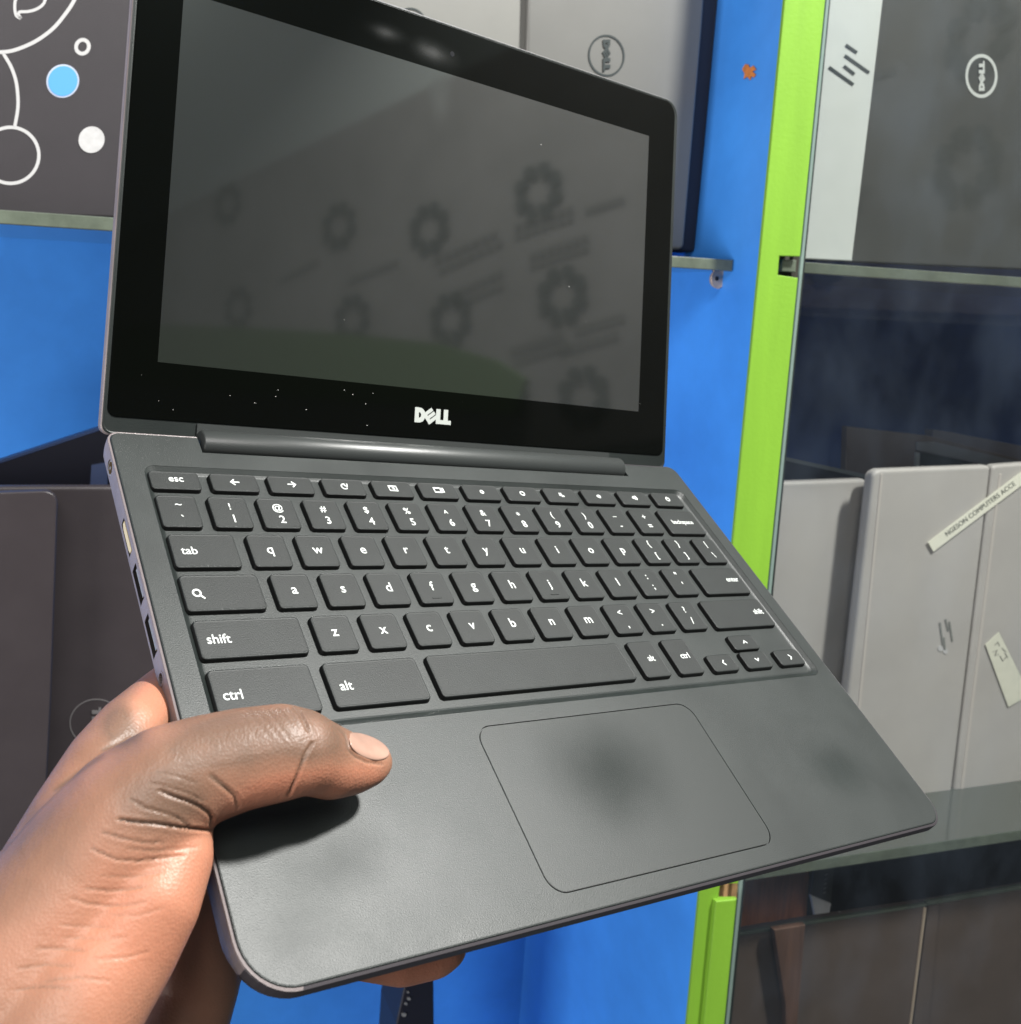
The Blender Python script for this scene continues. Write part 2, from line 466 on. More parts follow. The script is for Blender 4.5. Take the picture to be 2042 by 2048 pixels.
# function row
icons = {
 0: None,
 1: ([([(.17, 0), (-.16, 0)], False), ([(-.02, .14), (-.17, 0), (-.02, -.14)], False)], ()),
 2: ([([(-.17, 0), (.16, 0)], False), ([(.02, .14), (.17, 0), (.02, -.14)], False)], ()),
 3: ([(circ(.13, 16, 60, 330), False), ([(.16, .16), (.13, .02), (.0, .06)], False)], ()),
 4: ([([(-.18, .12), (.18, .12), (.18, -.12), (-.18, -.12)], True), ([(-.05, .02), (.06, .02), (.06, -.05)], False)], ()),
 5: ([([(-.22, .12), (.10, .12), (.10, -.12), (-.22, -.12)], True), ([(.17, .13), (.17, -.13)], False), ([(.24, .13), (.24, -.13)], False)], ()),
 6: ([(circ(.08, 14), True)], ()),
 7: ([(circ(.11, 14), True)], ()),
 8: ([([(.02, -.13), (.02, .13)], False), ([(.14, -.1), (-.1, .12)], False)], ((-.06, 0, .07),)),
 9: ([([(.02, -.12), (.02, .12)], False), (circ(.10, 6, -50, 50), False)], ((-.06, 0, .07),)),
 10: ([([(.02, -.12), (.02, .12)], False), (circ(.10, 6, -50, 50), False), (circ(.17, 6, -50, 50), False)], ((-.06, 0, .07),)),
 11: ([(circ(.11, 16, 120, 420), False), ([(0, .15), (0, .02)], False)], ()),
}
names = ['esc', 'back arrow', 'forward arrow', 'reload', 'full screen', 'window switch', 'dimmer', 'brighter', 'mute', 'volume down', 'volume up', 'power']
xs = [1.15, 3.45, 5.78, 8.11, 10.39, 12.66, 14.94, 17.19, 19.48, 21.80, 24.11, 26.42]
for i, x in enumerate(xs):
    k = key(x, 1.98, x + 1.88, 2.86, 'low wide key marked ' + names[i])
    if i == 0: legend_text(k, [('esc', .42, x + .98, 2.38 + .10)])
    else: legend_icon(k, x + .96, 2.40, *[icons[i][0]], w=.055, discs=icons[i][1])
# number row
sym = [('~', '`'), ('!', '1'), ('@', '2'), ('#', '3'), ('$', '4'), ('%', '5'), ('^', '6'), ('&', '7'), ('*', '8'), ('(', '9'), (')', '0'), ('_', '-'), ('+', '=')]
for i, (u, l) in enumerate(sym):
    x = 1.17 if i == 0 else 3.09 + 1.905 * (i - 1)
    k = key(x, 3.16, x + 1.47, 4.64, 'key with a printed %s' % l)
    cxk = x + .76
    uy = {'~': 3.72, '^': 3.84, '*': 3.86, '_': 3.62}.get(u, 3.78)
    legend_text(k, [(u, .42, cxk, uy), (l, .48, cxk + .03, {'`': 4.42, '-': 4.36, '=': 4.36}.get(l, 4.38))])
k = key(25.97, 3.16, 28.38, 4.66, 'backspace key'); legend_text(k, [('backspace', .34, 27.22, 4.02)])
# q row
k = key(1.22, 4.95, 3.60, 6.41, 'tab key'); legend_text(k, [('tab', .44, 1.83, 5.84)])
for i, c in enumerate('qwertyuiop'):
    x = 4.07 + 1.905 * i
    k = key(x, 4.95, x + 1.46, 6.41, 'letter %s key' % c); legend_text(k, [(c, .54, x + .75, 5.66 + XH)])
for i, (u, l) in enumerate((('{', '['), ('}', ']'), ('|', '\\'))):
    x = 4.07 + 1.905 * (10 + i)
    k = key(x, 4.95, x + 1.46, 6.41, 'bracket or slash key'); legend_text(k, [(u, .42, x + .74, 5.42), (l, .42, x + .78, 6.10)])
# a row
k = key(1.20, 6.73, 3.98, 8.18, 'search key')
legend_icon(k, 1.70, 7.50, [(circ(.13, 16, 0, 360, -.03, .04), True), ([(.07, -.06), (.2, -.19)], False)], w=.065)
for i, c in enumerate('asdfghjkl'):
    x = 4.44 + 1.905 * i
    k = key(x, 6.73, x + 1.46, 8.18, 'letter %s key' % c); legend_text(k, [(c, .54, x + .75, 7.43 + XH)])
    if c in 'fj':
        part('key_bump', box(x + .53, x + .93, 7.92, 7.96, -.01, .015), M_key, k)
for i, (u, l) in enumerate(((':', ';'), ('"', "'"))):
    x = 4.44 + 1.905 * (9 + i)
    k = key(x, 6.73, x + 1.46, 8.18, 'punctuation key'); legend_text(k, [(u, .46, x + .74, 7.28), (l, .46, x + .78, 7.82)])
k = key(25.42, 6.73, 28.38, 8.20, 'enter key'); legend_text(k, [('enter', .36, 27.70, 7.52)])
# z row
k = key(1.23, 8.53, 4.93, 9.97, 'left shift key'); legend_text(k, [('shift', .46, 1.95, 9.42)])
for i, c in enumerate('zxcvbnm'):
    x = 5.37 + 1.905 * i
    k = key(x, 8.53, x + 1.46, 9.97, 'letter %s key' % c); legend_text(k, [(c, .54, x + .73, 9.22 + XH)])
for i, (u, l) in enumerate((('<', ','), ('>', '.'), ('?', '/'))):
    x = 5.37 + 1.905 * (7 + i)
    k = key(x, 8.53, x + 1.46, 9.97, 'punctuation key'); legend_text(k, [(u, .42, x + .72, 9.10), (l, .46, x + .76, 9.68)])
k = key(24.50, 8.53, 28.40, 10.0, 'right shift key'); legend_text(k, [('shift', .36, 27.82, 9.35)])
# bottom row
k = key(1.25, 10.36, 4.68, 12.05, 'left control key'); legend_text(k, [('ctrl', .46, 1.86, 11.42)])
k = key(5.16, 10.38, 8.73, 12.02, 'left alt key'); legend_text(k, [('alt', .46, 5.75, 11.42)])
key(9.20, 10.36, 18.25, 12.0, 'long blank space bar')
k = key(18.76, 10.36, 20.15, 12.0, 'narrow right alt key'); legend_text(k, [('alt', .36, 19.56, 11.28)])
k = key(20.66, 10.36, 22.05, 12.0, 'narrow right control key'); legend_text(k, [('ctrl', .36, 21.47, 11.28)])
ch = [(-.10, -.05), (0, .05), (.10, -.05)]
def arrow(d): return {'u': [(-.12, -.06), (0, .06), (.12, -.06)], 'd': [(-.12, .06), (0, -.06), (.12, .06)], 'l': [(.06, .12), (-.06, 0), (.06, -.12)], 'r': [(-.06, .12), (.06, 0), (-.06, -.12)]}[d]
for (x0, y0, x1, y1, d, nm) in ((22.62, 11.23, 24.13, 12.03, 'l', 'left'), (24.68, 10.38, 26.28, 11.11, 'u', 'up'), (24.68, 11.21, 26.28, 12.03, 'd', 'down'), (26.84, 11.26, 28.46, 12.03, 'r', 'right')):
    k = key(x0, y0, x1, y1, 'small %s arrow key' % nm); legend_icon(k, (x0 + x1) / 2 + .05, (y0 + y1) / 2, [(arrow(d), False)], w=.055)

# hinge barrel in the notch
b = bmesh.new(); n = 28
R_ = .56
loft(b, [[V3(x, .26 + r_ * math.cos(2 * math.pi * k / n), -.20 + r_ * math.sin(2 * math.pi * k / n)) for k in range(n)] for x, r_ in ((3.60, R_ - .08), (3.66, R_), (25.62, R_), (25.68, R_ - .08))])
hinge = part('hinge', b, M_hinge, lap, smooth=True)

# lid
ANG = 0.8202; SA, CA = math.sin(ANG), math.cos(ANG)
def LV(u, v, w=0.0):   # u right, v up the lid, w towards the viewer, cm
    return Vector((u * cm, (0.7194 + v * CA - w * SA) * cm, (-0.0464 + v * SA + w * CA) * cm))
def lid_ring(w, o_, r=.85): return [LV(x, y, w) for x, y in rrect(-.02 + o_, -.62 + o_, WL + .02 - o_, 18.97 - o_, (.35, .35, r, r), 8)]
bm = bmesh.new()
loft(bm, [lid_ring(-.015, .12), lid_ring(.0, .09), lid_ring(-.02, .04), lid_ring(-.07, .0), lid_ring(-.20, .0), lid_ring(-.215, .03), lid_ring(-.24, .03), lid_ring(-.255, .0), lid_ring(-.42, .02), lid_ring(-.56, .25)])
lid = obj('lid', bm, [M_side, M_deck, mat('lid_grey_edge', srgb(120, 116, 122), .4)], lap, local=True)
for p in lid.data.polygons:
    c = sum((lid.data.vertices[i].co for i in p.vertices), Vector()) / len(p.vertices)
    wv = (c - LV(0, 0, 0)).dot((LV(0, 0, 1) - LV(0, 0, 0)).normalized()) / cm
    if wv > -.03: p.material_index = 1
    elif p.normal.x > .5: p.material_index = 2
bm = bmesh.new()
loft(bm, [[LV(x, y, w) for x, y in rrect(.17 + o_, .05 + o_, 29.47 - o_, 18.83 - o_, (.35, .35, .72, .72), 8)] for w, o_ in ((.022, .05), (.016, .015), (-.03, 0))])
part('bezel', bm, M_bezel, lid)
M_disp = mat('lcd_panel', (0.018, 0.020, 0.019), 0.048, spec=1.0)
wear(M_disp, [(14.3, -11.0, .9, 1.1, .14, .0), (11.5, -12, 3, .5, .05, 0)])
wear(M_bezel, [(13.7, -12.55, 1.5, .45, .30, .55), (11.2, -12.7, 1.3, .35, .25, .4), (3.0, -12.0, .6, .8, .1, .1)])
M_disp.node_tree.nodes['Principled BSDF'].inputs['IOR'].default_value = 1.75
bm = bmesh.new(); prism(bm, [LV(x, y, .030) for x, y in ((1.95, 2.23), (27.56, 2.23), (27.56, 16.63), (1.95, 16.63))], (LV(0, 0, -.004) - LV(0, 0, 0)))
part('display', bm, M_disp, lid)
bm = bmesh.new()
nv = (LV(0, 0, .006) - LV(0, 0, 0))
logo_bm(bm, .66, lambda x, y: LV(14.76 + x * 1.08, 1.09 + y, .024), nv)
part('logo', bm, M_logo, lid)
bm = bmesh.new(); prism(bm, [LV(14.78 + .12 * math.cos(k * .314), 17.6 + .12 * math.sin(k * .314), .027) for k in range(20)], LV(0, 0, -.004) - LV(0, 0, 0))
part('webcam', bm, mat('lens', (0.02, 0.02, 0.024), 0.12, metal=0.3), lid)
# dark flange below the glass that joins lid and barrel
bm = bmesh.new()
loft(bm, [[LV(x, y, w) for x, y in ((3.7, -.50), (25.6, -.50), (25.6, .02), (3.7, .02))] for w in (.05, -.3)])
part('lid_flange', bm, M_hinge, lid)
# dust specks on the glass
bm = bmesh.new()
for k in range(20):
    x = random.uniform(.6, 28.8); y = random.uniform(.3, 2.0) if k < 15 else random.uniform(2.4, 16); r = random.uniform(.006, .020)
    if k < 11: x = random.uniform(.8, 13)
    if 13 < x < 16.3 and y < 2: continue
    w0 = .0365 if (1.9 < x < 27.6 and 2.2 < y < 16.7) else .0265
    a = random.uniform(0, 3)
    prism(bm, [LV(x + r * 1.6 * math.cos(a + q * 1.047), y + r * math.sin(a + q * 1.047) * .7, w0) for q in range(6)], LV(0, 0, -.003) - LV(0, 0, 0))
o = part('dust', bm, mat('dust', (0.6, 0.6, 0.58), 0.9), lid); o['kind'] = 'stuff'

# ------------------------------------------------------------------ display cabinet
cab = thing('display_cabinet', (0.56, 0.72, -1.0), 'blue shop display cabinet with green front post, glass shelves and glass door', 'cabinet')
YP = 0.72
def post_l(y): return 1570 - 0.0956 * y
def post_r(y): return 1651 - 0.0985 * y
XS = W(post_l(1000), 1000, YP).x
# side panel of the left bay: a board running back from the post's left edge
ys = (-700, 2900)
A, B_ = W(post_l(ys[0]), ys[0], YP), W(post_l(ys[1]), ys[1], YP)
bm = bmesh.new()
YB = 1.035
for a in (A, B_): pass
pts = [A + Vector((.0002, .002, 0)), B_ + Vector((.0002, .002, 0)), Vector((B_.x + .0002, YB + .02, B_.z)), Vector((A.x + .0002, YB + .02, A.z))]
prism(bm, pts, (.018, 0, 0)); obj('side_panel', bm, M_blue, cab)
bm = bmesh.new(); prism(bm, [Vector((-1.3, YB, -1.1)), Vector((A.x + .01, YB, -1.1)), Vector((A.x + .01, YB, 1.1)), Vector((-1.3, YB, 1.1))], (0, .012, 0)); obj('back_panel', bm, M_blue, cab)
bm = bmesh.new(); prism(bm, [Vector((.60, YB + .015, -1.1)), Vector((2.6, YB + .015, -1.1)), Vector((2.6, YB + .015, 1.1)), Vector((.60, YB + .015, 1.1))], (0, .012, 0)); obj('back_panel', bm, M_blueshade, cab, label='back panel behind the glass door, its blue darkened for shade')
# green post with the two shelf notches
def post_poly():
    R1 = [(post_r(ys[0]), ys[0]), (post_r(513), 513)]
    R2 = [(1559, 512), (1556, 550), (post_r(556), 556), (post_r(1768), 1768), (1441, 1766), (1437, 1797), (post_r(1797), 1797), (post_r(ys[1]), ys[1])]
    return [(post_l(ys[0]), ys[0])] + R1 + R2 + [(post_l(ys[1]), ys[1])]
slab('post', post_poly(), YP, .003, M_green, cab, bevel=.0006, seg=2)
# darker raw cavity behind the notches, and the raised strip on the lower post
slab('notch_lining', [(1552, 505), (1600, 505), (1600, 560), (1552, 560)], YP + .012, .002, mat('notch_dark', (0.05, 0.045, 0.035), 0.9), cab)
slab('shelf_end', [(1566, 518), (1594, 520), (1592, 545), (1564, 543)], YP + .006, .006, M_gedge, cab, bevel=.001)
slab('notch_lining', [(1430, 1760), (1475, 1760), (1475, 1800), (1430, 1800)], YP + .012, .002, M_wood, cab)
slab('track_strip', [(1432, 1803), (post_r(1799) - 1, 1799), (post_r(ys[1]) - 1, ys[1]), (1432 - .0985 * (ys[1] - 1803), ys[1])], YP - .005, .0048, M_green, cab, bevel=.001)
# the side jamb right of the post (door frame channel)
slab('door_channel', [(post_r(-700) + 1, -700), (post_r(-700) + 9, -700), (post_r(2900) + 15, 2900), (post_r(2900) + 1, 2900)], YP + .012, .02, mat('dark_channel', (0.02, 0.028, 0.024), 0.5), cab)
# paint chip
chip = [(1484, 138), (1490, 128), (1496, 129), (1499, 136), (1506, 131), (1512, 139), (1504, 143), (1511, 149), (1507, 155), (1502, 152), (1500, 160), (1494, 153), (1487, 158), (1489, 148)]
Xc = A.x + (B_.x - A.x) * ((145 - ys[0]) / (ys[1] - ys[0]))
bm = bmesh.new(); prism(bm, [WX(a, b_, WX(1497, 145, Xc).x - .0006) for a, b_ in chip], (.0006, 0, 0)); obj('paint_chip', bm, M_chip, cab)

# glass shelves
M_gtop = mat('glass_top', (0.085, 0.095, 0.085), 0.07, spec=1.0)
YF = 0.754
def shelf(x0, x1, z, th=.010, depth=.26):
    b = bmesh.new(); prism(b, [Vector((x0, YF, z)), Vector((x1, YF, z)), Vector((x1, YF, z - th)), Vector((x0, YF, z - th))], (0, depth, 0), bevel=.0008, seg=2)
    o_ = obj('glass_shelf', b, [M_gedge, M_gtop], cab)
    for p in o_.data.polygons:
        if abs(p.normal.z) > .7: p.material_index = 1
    return o_
XW = W(1466, 530, YF).x
shelf(-1.3, XW, .0455); shelf(-1.3, XW - .002, -.531)
shelf(W(1596, 530, YF).x, 2.4, .0480); shelf(W(1478, 1760, YF).x, 2.4, -.529, .0115)
# shelf peg: short cylinder with a hole, axis along the view of the side panel
b = bmesh.new()
pc = W(1433, 557, YF + .012); rr = 19 * pc.length / F
loft(b, [[pc + Vector((x, 0, 0)) + Vector((0, .35 * r_ * math.cos(k * .2618), 0)) + Vector((r_ * math.cos(k * .2618), 0, r_ * math.sin(k * .2618))) for k in range(24)] for x, r_ in ((0, rr * .25), (0, rr * .9), (.002, rr))] + [[pc + Vector((.012 + rr * .9 * math.cos(k * .2618), .016, rr * .9 * math.sin(k * .2618))) for k in range(24)]])
obj('shelf_peg', b, M_peg, cab)
b = bmesh.new(); pcf = pc + Vector((0, -.0006, 0)); loft(b, [[pcf + Vector((r_ * math.cos(k * .5236), dy, r_ * math.sin(k * .5236))) for k in range(12)] for r_, dy in ((rr * .22, -.0003), (rr * .22, .0003))]); obj('peg_hole', b, M_pdark, cab)

# glass door of the right bay
def glass_mat(name, tint, gl=1.0, refl=0.046):
    mt = bpy.data.materials.new(name); mt.use_nodes = True; nt = mt.node_tree
    for n_ in list(nt.nodes): nt.nodes.remove(n_)
    out = nt.nodes.new('ShaderNodeOutputMaterial'); mx = nt.nodes.new('ShaderNodeMixShader')
    tr = nt.nodes.new('ShaderNodeBsdfTransparent'); tr.inputs[0].default_value = tint
    gs = nt.nodes.new('ShaderNodeBsdfGlossy'); gs.inputs['Roughness'].default_value = 0.03
    lw = nt.nodes.new('ShaderNodeLayerWeight'); lw.inputs[0].default_value = 0.5
    pw = nt.nodes.new('ShaderNodeMath'); pw.operation = 'POWER'; pw.inputs[1].default_value = 5; nt.links.new(lw.outputs['Facing'], pw.inputs[0])
    ma = nt.nodes.new('ShaderNodeMath'); ma.operation = 'MULTIPLY_ADD'; ma.inputs[1].default_value = .9; ma.inputs[2].default_value = refl; nt.links.new(pw.outputs[0], ma.inputs[0])
    nt.links.new(ma.outputs[0], mx.inputs[0]); nt.links.new(tr.outputs[0], mx.inputs[1]); nt.links.new(gs.outputs[0], mx.inputs[2])
    df = nt.nodes.new('ShaderNodeBsdfDiffuse'); df.inputs[0].default_value = (.42, .55, .75, 1)
    tc = nt.nodes.new('ShaderNodeTexCoord'); mp = nt.nodes.new('ShaderNodeMapping'); mp.inputs['Rotation'].default_value = (0, .9, 0); mp.inputs['Scale'].default_value = (1, 1, .6)
    nz = nt.nodes.new('ShaderNodeTexNoise'); nz.inputs['Scale'].default_value = 13; nz.inputs['Detail'].default_value = 7; nz.inputs['Roughness'].default_value = .6
    nt.links.new(tc.outputs['Object'], mp.inputs[0]); nt.links.new(mp.outputs[0], nz.inputs['Vector'])
    mr = nt.nodes.new('ShaderNodeMapRange'); mr.inputs[1].default_value = .42; mr.inputs[2].default_value = .75; mr.inputs[3].default_value = .002; mr.inputs[4].default_value = .022
    nt.links.new(nz.outputs['Fac'], mr.inputs[0])
    m2 = nt.nodes.new('ShaderNodeMixShader'); nt.links.new(mr.outputs[0], m2.inputs[0]); nt.links.new(mx.outputs[0], m2.inputs[1]); nt.links.new(df.outputs[0], m2.inputs[2])
    nt.links.new(m2.outputs[0], out.inputs[0])
    return mt
M_glass = glass_mat('door_glass', (0.93, 0.935, 0.93, 1))
slab('glass_door', [(post_r(-700) + 5, -700), (3400, -700), (3400, 2900), (post_r(2900) + 5, 2900)], YP + .006, .004, M_glass, cab)
slab('door_edge', [(post_r(-700) + 2, -700), (post_r(-700) + 7, -700), (post_r(2900) + 9, 2900), (post_r(2900) + 2, 2900)], YP + .0035, .002, mat('glass_rim', srgb(120, 138, 132), 0.3), cab)

# ------------------------------------------------------------------ laptops on the shelves
def round_logo(parent, cx_, cy_, rx, ry, Y, mt, up, k=.30, w=4.0, rot=0.0):
    """ring with the four tilted letters; up=+1 reads upward, -1 downward"""
    b = bmesh.new()
    ring_bm(b, [W(x, y, Y) for x, y in ell(cx_, cy_, rx, ry, 44, rot)], [W(x, y, Y) for x, y in ell(cx_, cy_, rx - w, ry - w * ry / rx, 44, rot)], (0, .0005, 0))
    h = ry * k * 2
    # text x runs along +-y in the picture
    logo_bm(b, h * .66, lambda x, y: W(cx_ - up * y * (rx / ry), cy_ - up * x * 1.38, Y), (0, -.0003, 0))
    return obj('logo', b, mt, parent)

M_mick = mat('charcoal_lid', srgb(50, 47, 50), 0.45, bump=0.4, bscale=1300, var=0.10, vscale=14)
M_lg = mat('light_silver_lid', srgb(116, 116, 113), 0.42, metal=0.35, bump=0.1, bscale=1500, var=0.05, vscale=12)
M_lg2 = mat('whitish_silver_lid', srgb(126, 126, 122), 0.45, metal=0.3, bump=0.1, bscale=1500, var=0.05, vscale=12)
M_navylap = mat('navy_black_laptop', srgb(30, 31, 42), 0.42, bump=0.1, bscale=900)
M_hp = mat('pale_green_silver', srgb(182, 187, 183), 0.45, metal=0.0, var=0.04, vscale=10)
M_dg = mat('dark_grey_lid', srgb(58, 60, 58), 0.42, bump=0.3, bscale=1500, var=0.10, vscale=10)
M_beige = mat('warm_grey_lid', srgb(176, 173, 169), 0.42, metal=0.0, bump=0.2, bscale=1500, var=0.07, vscale=9)
M_beige2 = mat('warm_grey_hinge', srgb(190, 184, 178), 0.4)
M_pd = mat('dark_mauve_lid', srgb(54, 49, 51), 0.36, bump=0.3, bscale=1500, var=0.08, vscale=14, rvar=.05)
M_br = mat('brown_grey_lid', srgb(86, 76, 70), 0.45, bump=0.4, bscale=1500, var=0.12, vscale=14)

def base_of(px, py, Y): 
    p = W(px, py, Y); return (p.x, p.y + .01, p.z)
# top left: charcoal laptop with line drawing
t = thing('laptop', base_of(100, 430, .775), 'charcoal laptop with white line drawing and blue dot, on the upper left shelf', 'laptop', 'laptops standing on the shelves')
Ym = .775
slab('lid', [(-700, -600), (330, -560, 8), (290, 60), (247, 436, 14), (-700, 400)], Ym, .007, M_mick, t, bevel=.003, seg=4, smooth=False)
slab('base', [(-700, -600), (332, -560, 8), (292, 60), (249, 438, 14), (-700, 402)], Ym + .0075, .011, M_navylap, t, bevel=.002)
b = bmesh.new(); k_ = 250 / 1006
mp = lambda x, y: W(x * k_, y * k_, Ym - .0003)
def cr(pts, n=8):
    """smooth curve through points"""
    out = []; P = [Vector(p) for p in pts]; P = [P[0] * 2 - P[1]] + P + [P[-1] * 2 - P[-2]]
    for i in range(1, len(P) - 2):
        for j in range(n):
            s_ = j / n; a, b1, c, d = P[i - 1], P[i], P[i + 1], P[i + 2]
            out.append(.5 * ((2 * b1) + (c - a) * s_ + (2 * a - 5 * b1 + 4 * c - d) * s_ ** 2 + (3 * b1 - a - 3 * c + d) * s_ ** 3))
    out.append(P[-2]); return out
ribbon(b, cr([(-300, 380), (-150, 418), (0, 420), (120, 402), (280, 335), (420, 235), (520, 120), (598, 0), (640, -120)]), 30, mp)
ribbon(b, cr([(28, 432), (90, 540), (130, 660), (145, 800), (140, 900), (118, 1022)]), 27, mp)
ribbon(b, ell(85, 1250, 228, 226, 48), 27, mp, closed=True)
ribbon(b, ell(664, 376, 51, 56, 30, .3), 30, mp, closed=True)
ribbon(b, cr([(200, -60), (150, -40), (122, 10), (120, 80), (132, 125), (168, 150)]), 24, mp)
ribbon(b, cr([(168, 150), (150, 118), (160, 96), (230, 92), (300, 70), (350, 30), (372, -30)]), 24, mp)
thicken(b, (0, .0002, 0)); obj('line_drawing', b, mat('white_outline', (0.46, 0.46, 0.46), 0.6), t)
b = bmesh.new(); prism(b, [W(x * k_, y * k_, Ym - .0003) for x, y in ell(505, 652, 131, 136, 40, .5)], (0, .0004, 0)); obj('dot', b, mat('pale_rim', (0.42, 0.47, 0.58), 0.5), t)
b = bmesh.new(); prism(b, [W(x * k_, y * k_, Ym - .0006) for x, y in ell(506, 652, 117, 122, 40, .5)], (0, .0003, 0)); obj('dot', b, mat('sky_blue_print', srgb(78, 150, 222), 0.6), t, label='sky blue dot')
b = bmesh.new(); prism(b, [W(x * k_, y * k_, Ym - .0005) for x, y in ell(737, 1124, 104, 108, 40, .5)], (0, .0005, 0)); obj('dot', b, mat('white_dot', (0.46, 0.46, 0.46), 0.7, var=.1, vscale=160), t, label='white dot with faint scratches')

# upper middle: two silver lids and the dark body behind
t = thing('laptop', base_of(900, 470, .80), 'whitish silver closed laptop behind the held laptop, left of its neighbour, round logo half hidden', 'laptop', 'laptops standing on the shelves')
slab('lid', [(560, -600), (1068, -600, 6), (1061, 90), (1045, 500, 10), (500, 470)], .802, .007, M_lg2, t, bevel=.0012)
slab('base', [(560, -600), (1070, -600, 6), (1063, 90), (1047, 502, 10), (500, 472)], .8095, .010, M_navylap, t, bevel=.002)
round_logo(t, 820, 58, 36, 43, .8015, M_dark_print, -1, w=3.2)
t = thing('laptop', base_of(1230, 500, .80), 'grey silver closed laptop with a whole black round logo and dark right edge', 'laptop', 'laptops standing on the shelves')
slab('lid', [(1071, -600), (1452, -600, 10), (1405, 60), (1368, 500, 12), (1046, 480)], .795, .018, M_lg, t, bevel=.011, seg=8, smooth=True)
slab('base', [(1066, -600), (1500, -600, 10), (1440, 0), (1391, 505, 8), (1046, 492)], .8135, .018, M_navylap, t, bevel=.004, seg=3)
round_logo(t, 1213, 111, 36.5, 42, .7945, M_dark_print, -1, w=3.4, rot=-.1)

# right bay top: pale laptop with slanted bars, dark laptop with round logo
t = thing('laptop', base_of(1660, 520, .80), 'pale silver laptop with four slanted black bars, between green post and dark laptop', 'laptop', 'laptops standing on the shelves')
slab('lid', [(1560, -600), (1862, -600), (1766, 0), (1707, 522), (1560, 515)], .805, .007, M_hp, t, bevel=.001)
slab('base', [(1560, -600), (1864, -600), (1768, 0), (1709, 524), (1560, 517)], .8125, .011, M_navylap, t, bevel=.001)
b = bmesh.new()
for (x0, y0, x1, y1) in ((400, 130, 498, 197), (392, 222, 604, 372), (384, 312, 476, 386), (254, 324, 468, 476)):
    s_ = 442 / 1926
    ribbon(b, [(1600 + x0 * s_, 60 + y0 * s_), (1600 + x1 * s_, 60 + y1 * s_)], 6.2, lambda x, y: W(x, y, .8044))
thicken(b, (0, .0003, 0)); obj('logo', b, M_dark_print, t)
t = thing('laptop', base_of(1900, 540, .79), 'dark grey laptop with white round logo behind the glass door', 'laptop', 'laptops standing on the shelves')
slab('lid', [(1842, -600, 12), (2660, -600), (2560, 560), (1703, 523, 6), (1766, 0)], .8045, .008, M_dg, t, bevel=.0015)
slab('base', [(1842, -600, 12), (2662, -600), (2562, 562), (1704, 524, 6), (1767, 0)], .8125, .011, M_navylap, t, bevel=.002)
round_logo(t, 1963, 152, 32, 44, .804, mat('white_print_logo', (0.42, 0.44, 0.42), .5), 1, w=5.0, k=.27)

# middle right: warm grey laptops on end
def tall(pts, Y, lab, strip=True, hp=False):
    t_ = thing('laptop', base_of(pts[0][0], 1590, Y), lab, 'laptop', 'warm grey laptops standing on end')
    slab('lid', pts, Y, .009, M_beige, t_, bevel=.004, seg=4, smooth=False)
    q = [(x + (3 if i in (1, 2) else -1), y + 3) + tuple(r) for i, (x, y, *r) in enumerate(pts)]
    slab('base', q, Y + .0095, .011, M_beige2, t_, bevel=.002)
    return t_
t1 = tall([(1460, 968, 10), (1738, 958, 12), (1738 - 75, 1640, 8), (1380, 1660, 8)], .875, 'warm grey laptop standing on end, half hidden by the green post')
t2 = tall([(1748, 940, 14), (1983, 931, 8), (1982 - 78, 1586, 6), (1668, 1640, 10)], .842, 'warm grey laptop on end in the middle, crossed by the printed strip')
slab('edge_strip', [(1762, 948), (1767, 948), (1700, 1640), (1694, 1640)], .8412, .001, M_beige2, t2, bevel=.0004)
t3 = tall([(1986, 931, 8), (2420, 900, 8), (2340, 1520, 8), (1909, 1585, 6)], .842, 'warm grey laptop on end at the right, with a pale sticky label')
slab('edge_strip', [(1999, 948), (2004, 948), (1927, 1582), (1921, 1583)], .8412, .001, M_beige2, t3, bevel=.0004)
# worn dotted mark on the middle one
b = bmesh.new()
for (x0, y0, x1, y1, w_) in ((1880, 1245, 1886, 1290, 3), (1891, 1238, 1897, 1262, 3), (1899, 1243, 1905, 1283, 3), (1888, 1275, 1890, 1300, 3.5)):
    ribbon(b, [(x0, y0), (x1, y1)], w_, lambda x, y: W(x, y, .8412))
thicken(b, (0, .0002, 0)); obj('worn_mark', b, mat('faded_silver', srgb(128, 130, 126), .4), t2)
for (x, y) in ((1881, 1297), (1891, 1302)):
    b = bmesh.new(); prism(b, [W(a, c, .8414) for a, c in ell(x, y, 5, 6, 12)], (0, .0004, 0)); obj('worn_spot', b, mat('pale_spot', (0.5, .5, .5), .6), t2)
# printed strip stuck across
Yt = .8395
strip = slab('printed_strip', [(1856, 1084), (1867, 1103.5), (2200, 853), (2190, 833)], Yt, .0004, mat('cream_paper', srgb(226, 226, 210), 0.7, var=.03, vscale=60), None)
tag(strip, 'cream paper strip printed with a computer shop name, stuck slantwise over two grey laptops', 'label')
b = bmesh.new()
p0 = Vector((1948, 1027)); du = Vector((2042 - 1862, -(1095 - 960))).normalized(); dvv = Vector((du.y, -du.x))
if dvv.y > 0: dvv = -dvv
text_bm(b, 'NGESON COMPUTERS ACCE', 13.2, lambda x, y: W(*(Vector((1960, 1016.5)) + du * x + dvv * (y - 5.6)), Yt - .0003), bold=0.0, space=1.02)
thicken(b, (0, .0002, 0)); obj('printed_text', b, mat('grey_ink', (0.09, 0.095, 0.09), .7), strip)
note = slab('sticky_label', [(1971, 1289), (1998, 1264), (2060, 1390), (2017, 1414)], .8405, .0004, mat('yellowed_paper', srgb(212, 212, 196), 0.75, var=.05, vscale=60), None)
tag(note, 'yellowed sticky label with faint handwriting on the right grey laptop', 'label')
b = bmesh.new()
